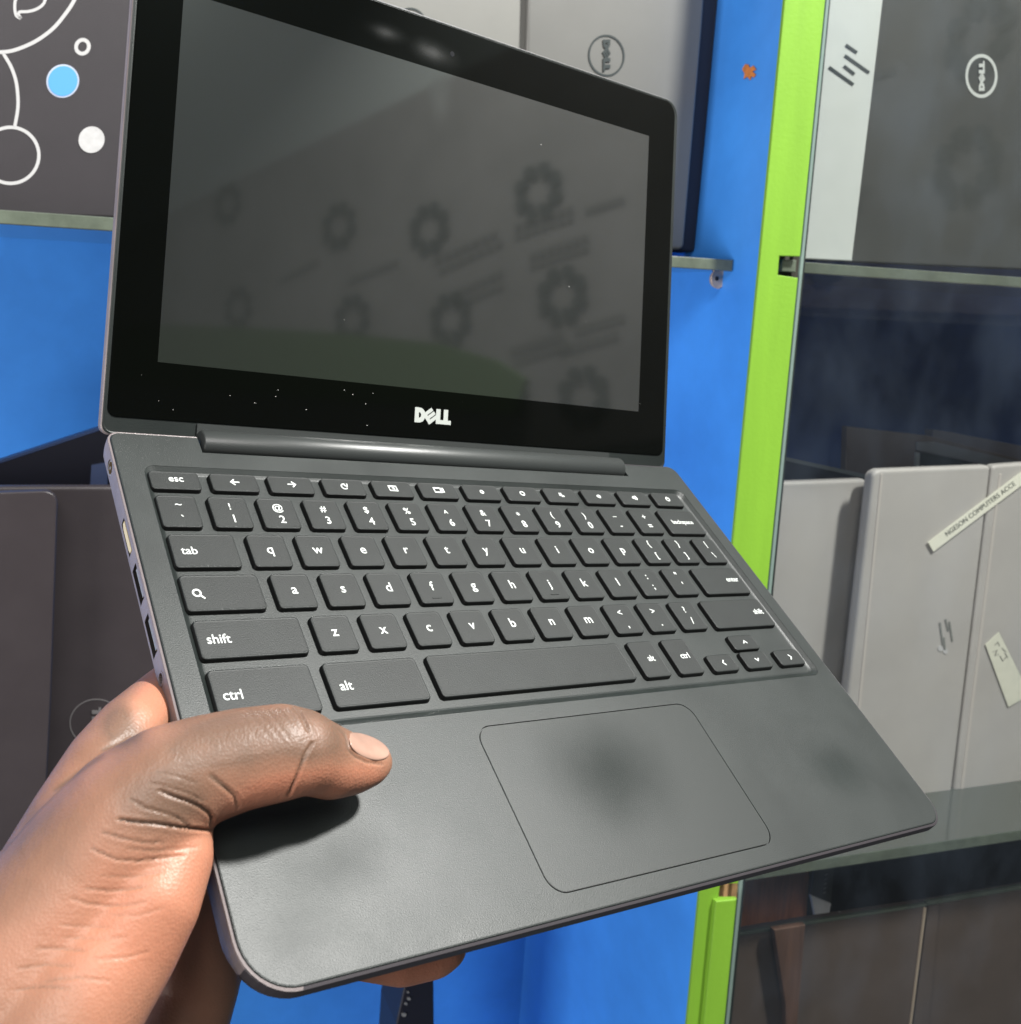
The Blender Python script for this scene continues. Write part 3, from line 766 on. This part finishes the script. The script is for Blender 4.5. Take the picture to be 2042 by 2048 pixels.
for (pt) in ([(1990, 1290), (1996, 1284), (1999, 1292)], [(1986, 1304), (1994, 1300), (1990, 1312), (1998, 1308)], [(2004, 1296), (2012, 1304)], [(2000, 1312), (2006, 1322), (2012, 1314)], [(2010, 1306), (2016, 1316)]):
    ribbon(b, pt, 1.4, lambda x, y: W(x, y, .8401))
thicken(b, (0, .0002, 0)); obj('handwriting', b, mat('pencil', (0.2, .2, .18), .8), note)

# things lying behind, above the grey laptops
t = thing('laptop', base_of(1760, 960, .93), 'open laptop lying in shadow behind the grey laptops, dark keyboard showing', 'laptop')
slab('lid', [(1694, 853), (1860, 872), (2400, 1010), (2300, 1100), (1690, 975)], .935, .008, mat('mauve_brown', srgb(88, 80, 78), .5, var=.12, vscale=12), t, bevel=.001)
slab('keyboard', [(1842, 905), (1945, 925), (1945, 960), (1840, 960)], .9335, .001, mat('dark_keys', (0.01, .014, .012), .6), t)
slab('frame', [(1832, 905), (1840, 906), (1838, 960), (1829, 960)], .933, .002, mat('grey_frame', srgb(120, 126, 128), .4), t)
slab('rim', [(1834, 884), (1870, 884), (2300, 985), (2300, 1010), (1950, 925), (1834, 900)], .9325, .002, mat('grey_rim', srgb(104, 108, 112), .4), t)
t = thing('laptop', base_of(1950, 900, .95), 'mauve laptop edge slanting behind, highest of the hidden stack', 'laptop')
slab('body', [(1866, 860), (1900, 864), (2400, 960), (2400, 1010), (1950, 905), (1866, 880)], .955, .012, mat('mauve_grey', srgb(96, 94, 102), .5, var=.1, vscale=12), t, bevel=.001)
t = thing('laptop', base_of(1600, 940, .92), 'navy laptop with thin silver edge leaning beside the green post', 'laptop')
slab('body', [(1520, 905), (1562, 914), (1752, 956), (1752, 1100), (1500, 1100)], .93, .010, M_navylap, t)
slab('silver_edge', [(1520, 905), (1562, 912), (1752, 953), (1750, 961), (1560, 919), (1520, 911)], .928, .002, mat('thin_silver', srgb(130, 138, 138), .3, metal=.4), t)

M_woodrefl = mat('dull_wood_reflection', srgb(88, 63, 48), .6, var=.3, vscale=18, grain=(6, 6, .5))
# lower right: brown grey laptops, card and a board for the wood reflection
bd = slab('wood_reflection_board', [(1478, 1700), (1622, 1690), (1611, 1870), (1594, 2400), (1440, 2400), (1470, 1900)], .90, .015, M_brown, None, bevel=.001)  # solid board added in place of a wooden post's reflection
tag(bd, 'reddish brown board behind the lower glass, in place of a wood reflection', 'board')
t = thing('laptop', base_of(1650, 2300, .80), 'brown grey laptop in the lower right bay, left of the thin bright seam', 'laptop', 'brown grey laptops in the lower bay')
slab('lid', [(1470, 1872), (1611, 1848), (1851, 1812), (1822, 2048), (1790, 2300), (1440, 2300)], .80, .012, M_br, t, bevel=.0015)
slab('top_rim', [(1470, 1868), (1611, 1845), (1853, 1808), (1853, 1813), (1611, 1851), (1470, 1874)], .7985, .004, M_gedge, t, bevel=.0006)
t = thing('laptop', base_of(1950, 2300, .80), 'brown grey laptop in the lower right bay, right of the thin bright seam', 'laptop', 'brown grey laptops in the lower bay')
slab('lid', [(1853, 1812), (2500, 1700), (2450, 2300), (1792, 2300), (1824, 2048)], .803, .012, M_br, t, bevel=.0015)
slab('top_rim', [(1853, 1804), (2500, 1694), (2500, 1701), (1853, 1812)], .8015, .004, M_gedge, t, bevel=.0006)
slab('seam', [(1850, 1816), (1853, 1816), (1823.5, 2048), (1792, 2300), (1789.5, 2300), (1821, 2048)], .7975, .002, mat('bright_seam', srgb(170, 155, 135), .4), t)
slab('spine', [(1857, 1813), (1879, 1810), (1858, 2048), (1835, 2300), (1795, 2300), (1827, 2048)], .801, .002, M_br, t, bevel=.0006)
ws = slab('wood_reflection_strip', [(1548, 1860), (1611, 1850), (1588, 2140), (1574, 2140), (1571, 2010)], .785, .006, M_woodrefl, None, bevel=.001); tag(ws, 'narrow tapering brown strip imitating a wood reflection, in front of the left brown grey laptop', 'reflection')  # made-up solid strip: a wood reflection in the glass, built as an object
t = thing('card_sleeve', base_of(1645, 1840, .85), 'dark grey card sleeve with white lower half, leaning behind the brown grey laptop', 'card')
slab('sleeve', [(1630, 1735), (1668, 1730), (1662, 1806), (1622, 1790)], .86, .003, mat('dark_card', srgb(70, 72, 70), .6), t)
slab('card', [(1622, 1791), (1662, 1807), (1656, 1838), (1632, 1841)], .859, .003, mat('white_card', (0.88, .88, .88), .6), t)
b = bmesh.new()
for i in range(5):
    ribbon(b, [(1655 - i * .8, 1748 + i * 9), (1650 - i * .8, 1751 + i * 9)], 2.2, lambda x, y: W(x, y, .8592))
thicken(b, (0, .0002, 0)); obj('print', b, mat('faint_print', (0.3, .3, .3), .6), t)
t = slab('paper_scrap', [(1664, 1838), (1680, 1823), (1688, 1832), (1684, 1836)], .81, .001, mat('paper', (0.55, .52, .5), .8), None); tag(t, 'torn scrap of pale paper on top of the brown grey laptop', 'paper')
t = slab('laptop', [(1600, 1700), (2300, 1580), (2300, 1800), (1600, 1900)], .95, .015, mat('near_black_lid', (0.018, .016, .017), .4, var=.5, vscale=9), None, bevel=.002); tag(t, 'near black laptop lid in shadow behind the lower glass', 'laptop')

# lower left: dark laptops behind the hand
t = thing('laptop', base_of(50, 1900, .80), 'dark mauve grey laptop standing on end, front one at lower left', 'laptop', 'dark laptops at the lower left')
slab('lid', [(-400, 1000), (98, 982, 12), (114, 996, 16), (100, 1400), (70, 1990), (-400, 1990)], .80, .008, M_pd, t, bevel=.003, seg=4)
slab('base', [(-400, 1003), (98, 985, 12), (116, 998, 16), (102, 1400), (72, 1992), (-400, 1992)], .8085, .011, M_navylap, t, bevel=.003)
t = thing('laptop', base_of(250, 1900, .83), 'dark mauve grey laptop with engraved round logo, behind the front one', 'laptop', 'dark laptops at the lower left')
slab('lid', [(-300, 976), (100, 973), (330, 973, 10), (322, 1400), (300, 1990), (-300, 1990)], .835, .008, M_pd, t, bevel=.003, seg=4)
slab('base', [(-300, 979), (100, 976), (332, 976, 10), (324, 1400), (302, 1992), (-300, 1992)], .8435, .011, M_navylap, t, bevel=.003)
round_logo(t, 193, 1446, 54, 48, .8346, mat('engraved_rim', srgb(150, 146, 146), .3, metal=.6), 1, w=2.0, k=.26)
t = thing('laptop', base_of(100, 950, .88), 'navy laptop leaning with slanted top edge in the blue bay at left', 'laptop')
slab('body', [(-300, 1015), (-4, 926), (190, 862), (330, 815), (330, 1100), (-300, 1100)], .90, .012, M_navylap, t, bevel=.001)
slab('top_edge', [(-300, 1010), (-4, 922), (190, 858), (330, 812), (330, 817), (190, 864), (-4, 928), (-300, 1016)], .899, .012, mat('navy_edge', srgb(58, 74, 110), .4), t)
slab('side_bracket', [(183, 931), (215, 925), (215, 975), (180, 975)], .895, .004, mat('slate_blue', srgb(78, 92, 128), .5), t)
# black cable box at the bottom
t = thing('cable_box', base_of(840, 2100, .80), 'black box with small silver discs for glints at the bottom behind the fingertip', 'box')
slab('body', [(812, 1960), (868, 1950), (872, 2400), (770, 2400), (793, 2048)], .86, .05, M_navylap, t, bevel=.002)
b = bmesh.new()
for (x, y, r) in ((808, 2030, 4), (812, 2008, 2.5), (818, 1998, 3), (816, 1985, 2)):
    sub = [W(a, c, .8585) for a, c in ell(x, y, r * 1.2, r, 10)]; prism(b, sub, (0, .001, 0))
obj('glint_spots', b, mat('silver_glint', (.5, .5, .5), .35, metal=.6), t)  # silver discs set in to paint the little glints

# ------------------------------------------------------------------ the hand
bm = bmesh.new()
def ball(p, r):
    bmesh.ops.create_icosphere(bm, subdivisions=3, radius=r, matrix=Matrix.Translation(p))
def chain(lst):
    """(px, py, depth, radius in px)"""
    for a, c in zip(lst[:-1], lst[1:]):
        pa, pb = D(*a[:3]), D(*c[:3]); ra, rb = a[3] * a[2] / F, c[3] * c[2] / F
        n_ = max(2, int((pa - pb).length / (min(ra, rb) * .16)))
        for k in range(n_ + 1):
            s_ = k / n_
            ball(pa.lerp(pb, s_), ra + (rb - ra) * s_)
# thumb
chain([(752, 1524, .281, 35), (735, 1527, .280, 46), (700, 1529, .277, 59), (660, 1524, .272, 72), (628, 1512, .268, 77)])
chain([(628, 1512, .268, 77), (600, 1503, .264, 84), (560, 1504, .262, 94), (480, 1518, .259, 99), (400, 1541, .256, 106), (330, 1572, .253, 118)])
# back of the thumb and the ball of the hand
chain([(330, 1572, .253, 118), (265, 1645, .252, 150), (190, 1750, .250, 172), (115, 1872, .246, 196), (35, 2012, .240, 216), (-60, 2150, .234, 232), (-330, 2560, .22, 240), (-700, 3100, .20, 260)])
chain([(366, 1668, .251, 60), (348, 1716, .247, 80), (302, 1800, .241, 102), (240, 1890, .238, 120), (164, 1990, .232, 138), (90, 2120, .226, 158)])
# back edge and index finger
chain([(85, 1768, .258, 106), (152, 1645, .264, 98), (214, 1535, .270, 88), (258, 1464, .280, 72), (330, 1396, .314, 62), (410, 1336, .334, 60), (500, 1290, .345, 54), (600, 1270, .352, 48)])
chain([(-60, 1930, .240, 130), (85, 1768, .250, 106)])
# palm and the other fingers under the laptop
chain([(290, 1600, .275, 90), (330, 1720, .280, 90), (385, 1850, .286, 84), (392, 1960, .288, 90), (352, 2070, .284, 100), (300, 2180, .28, 110)])
chain([(300, 1610, .290, 60), (430, 1610, .318, 55), (560, 1630, .332, 52), (700, 1660, .342, 46)])
chain([(360, 1780, .292, 60), (500, 1770, .312, 54), (640, 1780, .325, 50), (760, 1800, .335, 44)])
chain([(400, 1900, .290, 60), (560, 1880, .302, 55), (700, 1890, .309, 60), (800, 1898, .310, 68), (862, 1890, .312, 62), (880, 1884, .312, 56)])
me = bpy.data.meshes.new('h'); bm.to_mesh(me); bm.free()
tmp = bpy.data.objects.new('h', me); C.objects.link(tmp)
md = tmp.modifiers.new('r', 'REMESH'); md.mode = 'VOXEL'; md.voxel_size = 0.00055; md.adaptivity = 0
md = tmp.modifiers.new('s', 'SMOOTH'); md.factor = 0.5; md.iterations = 46
bpy.context.view_layer.update()
hm = bpy.data.meshes.new_from_object(tmp.evaluated_get(bpy.context.evaluated_depsgraph_get()))
bpy.data.objects.remove(tmp); bpy.data.meshes.remove(me)
n_ = len(hm.vertices)
co_ = np.empty(n_ * 3); hm.vertices.foreach_get('co', co_); co_ = co_.reshape(-1, 3)
no_ = np.empty(n_ * 3); hm.vertices.foreach_get('normal', no_); no_ = no_.reshape(-1, 3)
Mn = np.array([[MC[r][c] for c in range(3)] for r in range(3)])
cc = co_ @ Mn            # camera coordinates of the vertices
px = cc[:, 0] / cc[:, 2] * F + CX; py = cc[:, 1] / cc[:, 2] * F + CY
facing = np.clip(-(no_ * (co_ / np.linalg.norm(co_, axis=1)[:, None])).sum(1) * 2, 0, 1) * (cc[:, 2] < .285)
q6 = lambda L: [(x * .36345, 1348 + y * .36345) for x, y in L]
q7 = lambda L: [(400 + x * .23364, 1380 + y * .23364) for x, y in L]
creases = [  # polyline, depth in mm, half width in px
 (q6([(650, 800), (760, 815), (850, 822), (950, 838), (1050, 852), (1120, 858), (1180, 862)]), 1.1, 3.6),
 (q6([(880, 640), (950, 672), (1030, 700), (1100, 730), (1150, 765), (1168, 800), (1160, 840)]), 0.9, 4.0),
 (q6([(720, 690), (800, 738), (900, 762), (980, 795), (1040, 835)]), 0.5, 3.5),
 (q6([(1160, 560), (1230, 620), (1290, 670), (1310, 730)]), 0.5, 5),
 (q6([(560, 870), (680, 905), (800, 930), (900, 925)]), 0.35, 3.5),
 (q6([(500, 960), (640, 1022), (760, 1030), (880, 1015), (1010, 1000)]), 0.45, 3.5),
 (q6([(700, 960), (850, 975), (1000, 960), (1100, 950)]), 0.25, 3),
 (q6([(470, 1180), (600, 1192), (700, 1188), (800, 1170)]), 0.35, 3.5),
 (q6([(390, 1235), (470, 1262), (600, 1278), (720, 1272), (800, 1255)]), 0.35, 3.5),
 (q6([(330, 1380), (460, 1390), (600, 1395)]), 0.2, 3.5),
 (q6([(200, 1510), (330, 1510), (470, 1525)]), 0.3, 3.5),
 (q6([(500, 1570), (700, 1560), (820, 1530)]), 0.25, 3.5),
 (q6([(100, 1620), (250, 1600), (400, 1610)]), 0.2, 4),
 (q6([(560, 420), (640, 380), (720, 330)]), 0.3, 5),
 (q6([(300, 640), (430, 540), (560, 450)]), 0.3, 7),
 (q6([(250, 1690), (420, 1670), (600, 1690)]), 0.25, 3.5), (q6([(80, 1740), (240, 1720), (380, 1735)]), 0.25, 3.5), (q6([(560, 1110), (720, 1120), (900, 1090)]), 0.22, 3.2), (q6([(620, 1330), (760, 1330), (900, 1290)]), 0.2, 3.2), (q6([(350, 1450), (520, 1460), (700, 1450)]), 0.2, 3.2),
 (q6([(820, 600), (930, 625), (1040, 660), (1120, 700)]), 0.3, 3), (q6([(860, 540), (960, 560), (1080, 600)]), 0.2, 3),
 (q7([(960, 455), (900, 560), (860, 660), (820, 760), (780, 850), (760, 900)]), 1.0, 3.6),
 (q7([(800, 150), (860, 200), (900, 280), (930, 350)]), 0.8, 3.5),
 (q7([(1150, 310), (1230, 360), (1260, 430), (1270, 510), (1330, 570), (1430, 620), (1560, 635)]), 0.5, 3.2),
 (q7([(580, 180), (680, 300), (760, 420)]), 0.25, 2.5), (q7([(500, 190), (610, 320), (700, 430)]), 0.18, 2.5),
 (q7([(660, 150), (760, 270), (820, 370)]), 0.25, 2.5), (q7([(420, 200), (520, 320), (600, 420)]), 0.15, 2.5),
 (q7([(730, 150), (800, 240), (850, 320)]), 0.2, 2.5), (q7([(340, 220), (440, 340), (500, 430)]), 0.12, 2.5),
]
disp = np.zeros(n_); crl = np.zeros(n_)
for L, dep, w_ in creases:
    best = np.full(n_, 1e9); tt = np.zeros(n_); tot = sum(math.hypot(b1[0] - a[0], b1[1] - a[1]) for a, b1 in zip(L[:-1], L[1:])); acc = 0
    for a, b1 in zip(L[:-1], L[1:]):
        ax, ay = a; dx, dy = b1[0] - ax, b1[1] - ay; l2 = dx * dx + dy * dy
        s_ = np.clip(((px - ax) * dx + (py - ay) * dy) / l2, 0, 1)
        d_ = np.hypot(px - ax - s_ * dx, py - ay - s_ * dy)
        mk = d_ < best; best[mk] = d_[mk]; tt[mk] = (acc + s_[mk] * math.sqrt(l2)) / tot; acc += math.sqrt(l2)
    taper = np.clip(np.minimum(tt + .15, 1.15 - tt) * 4, .15, 1)
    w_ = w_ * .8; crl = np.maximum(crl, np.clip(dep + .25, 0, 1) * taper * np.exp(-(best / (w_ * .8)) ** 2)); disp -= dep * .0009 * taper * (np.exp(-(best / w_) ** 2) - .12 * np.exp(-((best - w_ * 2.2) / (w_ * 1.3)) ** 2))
co_ += no_ * (disp * facing)[:, None]
hm.vertices.foreach_set('co', co_.ravel()); hm.update()
# pigment: brown on the back of hand and thumb, orange pink towards the palm side
pal = np.zeros(n_)
def blob(x, y, rx, ry, ang, amt):
    a = math.radians(ang); dx, dy = px - x, py - y
    u = (dx * math.cos(a) + dy * math.sin(a)) / rx; v = (-dx * math.sin(a) + dy * math.cos(a)) / ry
    return amt / (1 + np.exp((np.hypot(u, v) - 1) * 5))
pal += blob(560, 1590, 90, 40, -10, .9) + blob(680, 1580, 90, 45, -8, 1.0) + blob(820, 1930, 170, 90, 0, 1.0)
pal += blob(395, 1760, 60, 130, 20, .55) + blob(300, 1900, 120, 200, 30, .55) + blob(310, 1400, 40, 60, 30, .8) + blob(150, 1850, 160, 200, 20, .35)
pal -= blob(470, 1480, 130, 50, -10, .5) + blob(620, 1470, 60, 45, 20, .5) + blob(250, 1450, 40, 40, 0, .5)
pal -= blob(60, 1720, 130, 90, -50, .3) + blob(330, 1600, 90, 60, 0, .35) + blob(200, 1990, 150, 60, -20, .15)
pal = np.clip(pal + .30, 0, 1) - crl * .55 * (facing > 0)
ca = hm.color_attributes.new('pigment', 'FLOAT_COLOR', 'POINT')
buf = np.ones((n_, 4)); buf[:, 0] = pal; buf[:, 1] = pal; buf[:, 2] = pal
ca.data.foreach_set('color', buf.ravel())
for p in hm.polygons: p.use_smooth = True
sk = bpy.data.materials.new('skin'); sk.use_nodes = True; nt = sk.node_tree; bs = nt.nodes['Principled BSDF']
at = nt.nodes.new('ShaderNodeAttribute'); at.attribute_name = 'pigment'
nz = nt.nodes.new('ShaderNodeTexNoise'); nz.inputs['Scale'].default_value = 75; nz.inputs['Detail'].default_value = 6
tcn = nt.nodes.new('ShaderNodeTexCoord'); nt.links.new(tcn.outputs['Object'], nz.inputs['Vector'])
ad = nt.nodes.new('ShaderNodeMath'); ad.operation = 'MULTIPLY_ADD'; ad.inputs[1].default_value = 0.5; ad.inputs[2].default_value = -0.25
nt.links.new(nz.outputs['Fac'], ad.inputs[0])
su = nt.nodes.new('ShaderNodeMath'); su.operation = 'ADD'; nt.links.new(at.outputs['Fac'], su.inputs[0]); nt.links.new(ad.outputs[0], su.inputs[1])
rp = nt.nodes.new('ShaderNodeValToRGB'); rp.color_ramp.elements[0].color = (0.155, 0.090, 0.060, 1); rp.color_ramp.elements[1].color = (0.44, 0.185, 0.112, 1)
e = rp.color_ramp.elements.new(.5); e.color = (0.315, 0.155, 0.098, 1)
nt.links.new(su.outputs[0], rp.inputs[0]); nt.links.new(rp.outputs[0], bs.inputs['Base Color'])
bs.inputs['Roughness'].default_value = .47; bs.inputs['Specular IOR Level'].default_value = .5
bs.inputs['Subsurface Weight'].default_value = .12; bs.inputs['Subsurface Radius'].default_value = (1, .35, .2); bs.inputs['Subsurface Scale'].default_value = .002
vo = nt.nodes.new('ShaderNodeTexVoronoi'); vo.inputs['Scale'].default_value = 1300; nt.links.new(tcn.outputs['Object'], vo.inputs['Vector'])
mpn = nt.nodes.new('ShaderNodeMapping'); mpn.inputs['Rotation'].default_value = (0, math.radians(-52), 0); mpn.inputs['Scale'].default_value = (1, .5, .22)
nt.links.new(tcn.outputs['Object'], mpn.inputs['Vector'])
nz2 = nt.nodes.new('ShaderNodeTexNoise'); nz2.inputs['Scale'].default_value = 700; nz2.inputs['Detail'].default_value = 4; nt.links.new(mpn.outputs[0], nz2.inputs['Vector'])
b1 = nt.nodes.new('ShaderNodeBump'); b1.inputs['Strength'].default_value = .35; b1.inputs['Distance'].default_value = .00022; nt.links.new(vo.outputs['Distance'], b1.inputs['Height'])
b2 = nt.nodes.new('ShaderNodeBump'); b2.inputs['Strength'].default_value = .5; b2.inputs['Distance'].default_value = .00026; nt.links.new(nz2.outputs['Fac'], b2.inputs['Height'])
nt.links.new(b1.outputs[0], b2.inputs['Normal']); nt.links.new(b2.outputs[0], bs.inputs['Normal'])
hm.materials.append(sk)
hand = bpy.data.objects.new('hand', hm); C.objects.link(hand)
tag(hand, 'brown-skinned left hand gripping the front left corner of the laptop, thumb on the palm rest', 'hand')
# thumb nail laid on the thumb
bvh = BVHTree.FromObject(hand, bpy.context.evaluated_depsgraph_get())
nail = round_poly([(697, 1465, 6), (720, 1465, 14), (759, 1479, 16), (780, 1500, 12), (779, 1513, 10), (760, 1522, 10), (737, 1520, 14), (712, 1507, 10), (700, 1490, 8)], 5)
cx_ = sum(p[0] for p in nail) / len(nail); cy_ = sum(p[1] for p in nail) / len(nail)
def basis(x, y): u, v = (x - cx_) / 50, (y - cy_) / 50; return [1, u, v, u * u, u * v, v * v]
rows, zz = [], []
for i in range(-8, 9):
    for k in range(-8, 9):
        x, y = cx_ + i * 4.2, cy_ + k * 2.6
        hit = bvh.ray_cast(Vector((0, 0, 0)), ray(x, y).normalized())
        if hit[0] is not None:
            z_ = hit[0].length / ray(x, y).length
            if z_ < .285: rows.append(basis(x, y)); zz.append(z_)
cf = np.linalg.lstsq(np.array(rows), np.array(zz), rcond=None)[0]
bm = bmesh.new(); rings = []
for k, s_ in enumerate((1.0, 1.0, .95, .84, .68, .5, .28)):
    rg = []
    for p in nail:
        x, y = cx_ + (p[0] - cx_) * s_, cy_ + (p[1] - cy_) * s_
        z_ = float(np.dot(cf, basis(x, y))) - (-.0012, .0002, .0005, .0006, .0007, .0008, .0008)[k]
        rg.append(bm.verts.new(D(x, y, z_)))
    rings.append(rg)
for a, c in zip(rings[:-1], rings[1:]):
    for i in range(len(a)):
        j = (i + 1) % len(a); bm.faces.new((a[i], a[j], c[j], c[i]))
bm.faces.new(rings[-1])
M_nail = mat('nail', (0.42, 0.26, 0.20), 0.24, spec=.6, var=.12, vscale=90)
obj('thumbnail', bm, M_nail, hand, local=True, smooth=True)

# ------------------------------------------------------------------ what the dark screen and the door glass reflect: the facing wall with its banner
XB = 1.6
def mir(px, py):
    """point of the facing wall seen in the laptop screen at a pixel"""
    RM = RL.to_3x3()
    O = RL @ LV(0, 0, 0); N = (RM @ (LV(0, 0, 1) - LV(0, 0, 0))).normalized()
    d = ray(px, py); P = d * (N.dot(O) / N.dot(d)); r = d - N * 2 * d.dot(N)
    return P + r * ((XB - P.x) / r.x)
def gls(px, py):
    d = ray(px, py); P = d * ((YP + .006) / d.y); r = Vector((d.x, -d.y, d.z)); return P + r * ((XB - P.x) / r.x)
bn = thing('banner', (XB, -.8, -.6), 'grey printed banner with dark shutter-like rings facing the cabinet, seen only reflected in the screen', 'banner')
bm = bmesh.new(); prism(bm, [Vector((XB + .002, y, z)) for y, z in ((-2.6, .02), (.62, .02), (.62, .92), (-2.6, .92))], (.004, 0, 0)); obj('cloth', bm, mat('banner_cloth', srgb(118, 117, 114), .8, var=.2, vscale=3), bn)
M_ring = mat('banner_ink', srgb(62, 66, 65), .8)
M_dash = mat('banner_small_ink', srgb(92, 92, 90), .8)
for (x, y) in [(q[0] * 1.0602, q[1] * 1.0602) for q in ((430, 385), (640, 425), (810, 430), (1015, 360), (450, 580), (665, 600), (850, 600), (1060, 555), (1100, 745))] + [None, (1960, 70), (1935, 329)][1:]:
    c = gls(x, y) if x > 1500 else mir(x, y)
    r0 = .062 if x < 1500 else .075
    b = bmesh.new()
    for k in range(8):
        a = k * math.pi / 4
        P = []
        for rr_, da in ((.46, -.12), (.74, -.10), (1.0, .14), (1.03, .42), (.90, .66), (.64, .50), (.50, .30)):
            P.append(c + Vector((-.002, r0 * rr_ * math.cos(a + da), r0 * rr_ * math.sin(a + da))))
        prism(b, P, (.001, 0, 0))
    obj('printed_ring', b, M_ring, bn)
b = bmesh.new()
for (x0, y0, x1, y1) in ((880, 540, 1010, 480), (1030, 470, 1150, 430), (1170, 420, 1250, 395), (900, 590, 1010, 540), (1060, 510, 1180, 470), (1020, 700, 1130, 665), (1150, 660, 1250, 630), (1120, 700, 1240, 665), (870, 520, 1000, 462), (1030, 452, 1150, 412), (1060, 530, 1180, 490), (910, 608, 1010, 566), (1030, 720, 1140, 685), (560, 560, 640, 520), (700, 560, 800, 520)):
    for k in range(7):
        t0, t1_ = k / 7, (k + .7) / 7
        A_, B2 = mir(x0 + (x1 - x0) * t0, y0 + (y1 - y0) * t0), mir(x0 + (x1 - x0) * t1_, y0 + (y1 - y0) * t1_)
        n2 = Vector((0, -(B2 - A_).z, (B2 - A_).y)).normalized() * .0045
        prism(b, [A_ + n2 + Vector((-.002, 0, 0)), B2 + n2 + Vector((-.002, 0, 0)), B2 - n2 + Vector((-.002, 0, 0)), A_ - n2 + Vector((-.002, 0, 0))], (.001, 0, 0))
obj('printed_dashes', b, M_dash, bn)
bm = bmesh.new(); prism(bm, [Vector((XB + .03, y, z)) for y, z in ((-4, .0), (2, .0), (2, 2.6), (-4, 2.6))], (.02, 0, 0))
wl = obj('wall', bm, mat('white_wall', srgb(150, 156, 152), .7), None); tag(wl, 'plain pale wall behind the banner, facing the cabinet', 'wall')
bm = bmesh.new(); prism(bm, [mir(x, y) + Vector((-.02, 0, 0)) for x, y in ((240, 648), (480, 655), (700, 668), (880, 688), (1000, 722), (1060, 760), (1040, 830), (200, 760))], (.015, 0, 0))
gb = obj('green_board', bm, mat('dark_green_paint', srgb(62, 86, 40), .6), None); tag(gb, 'green painted board edge leaning below the banner, reflected low in the screen', 'board')
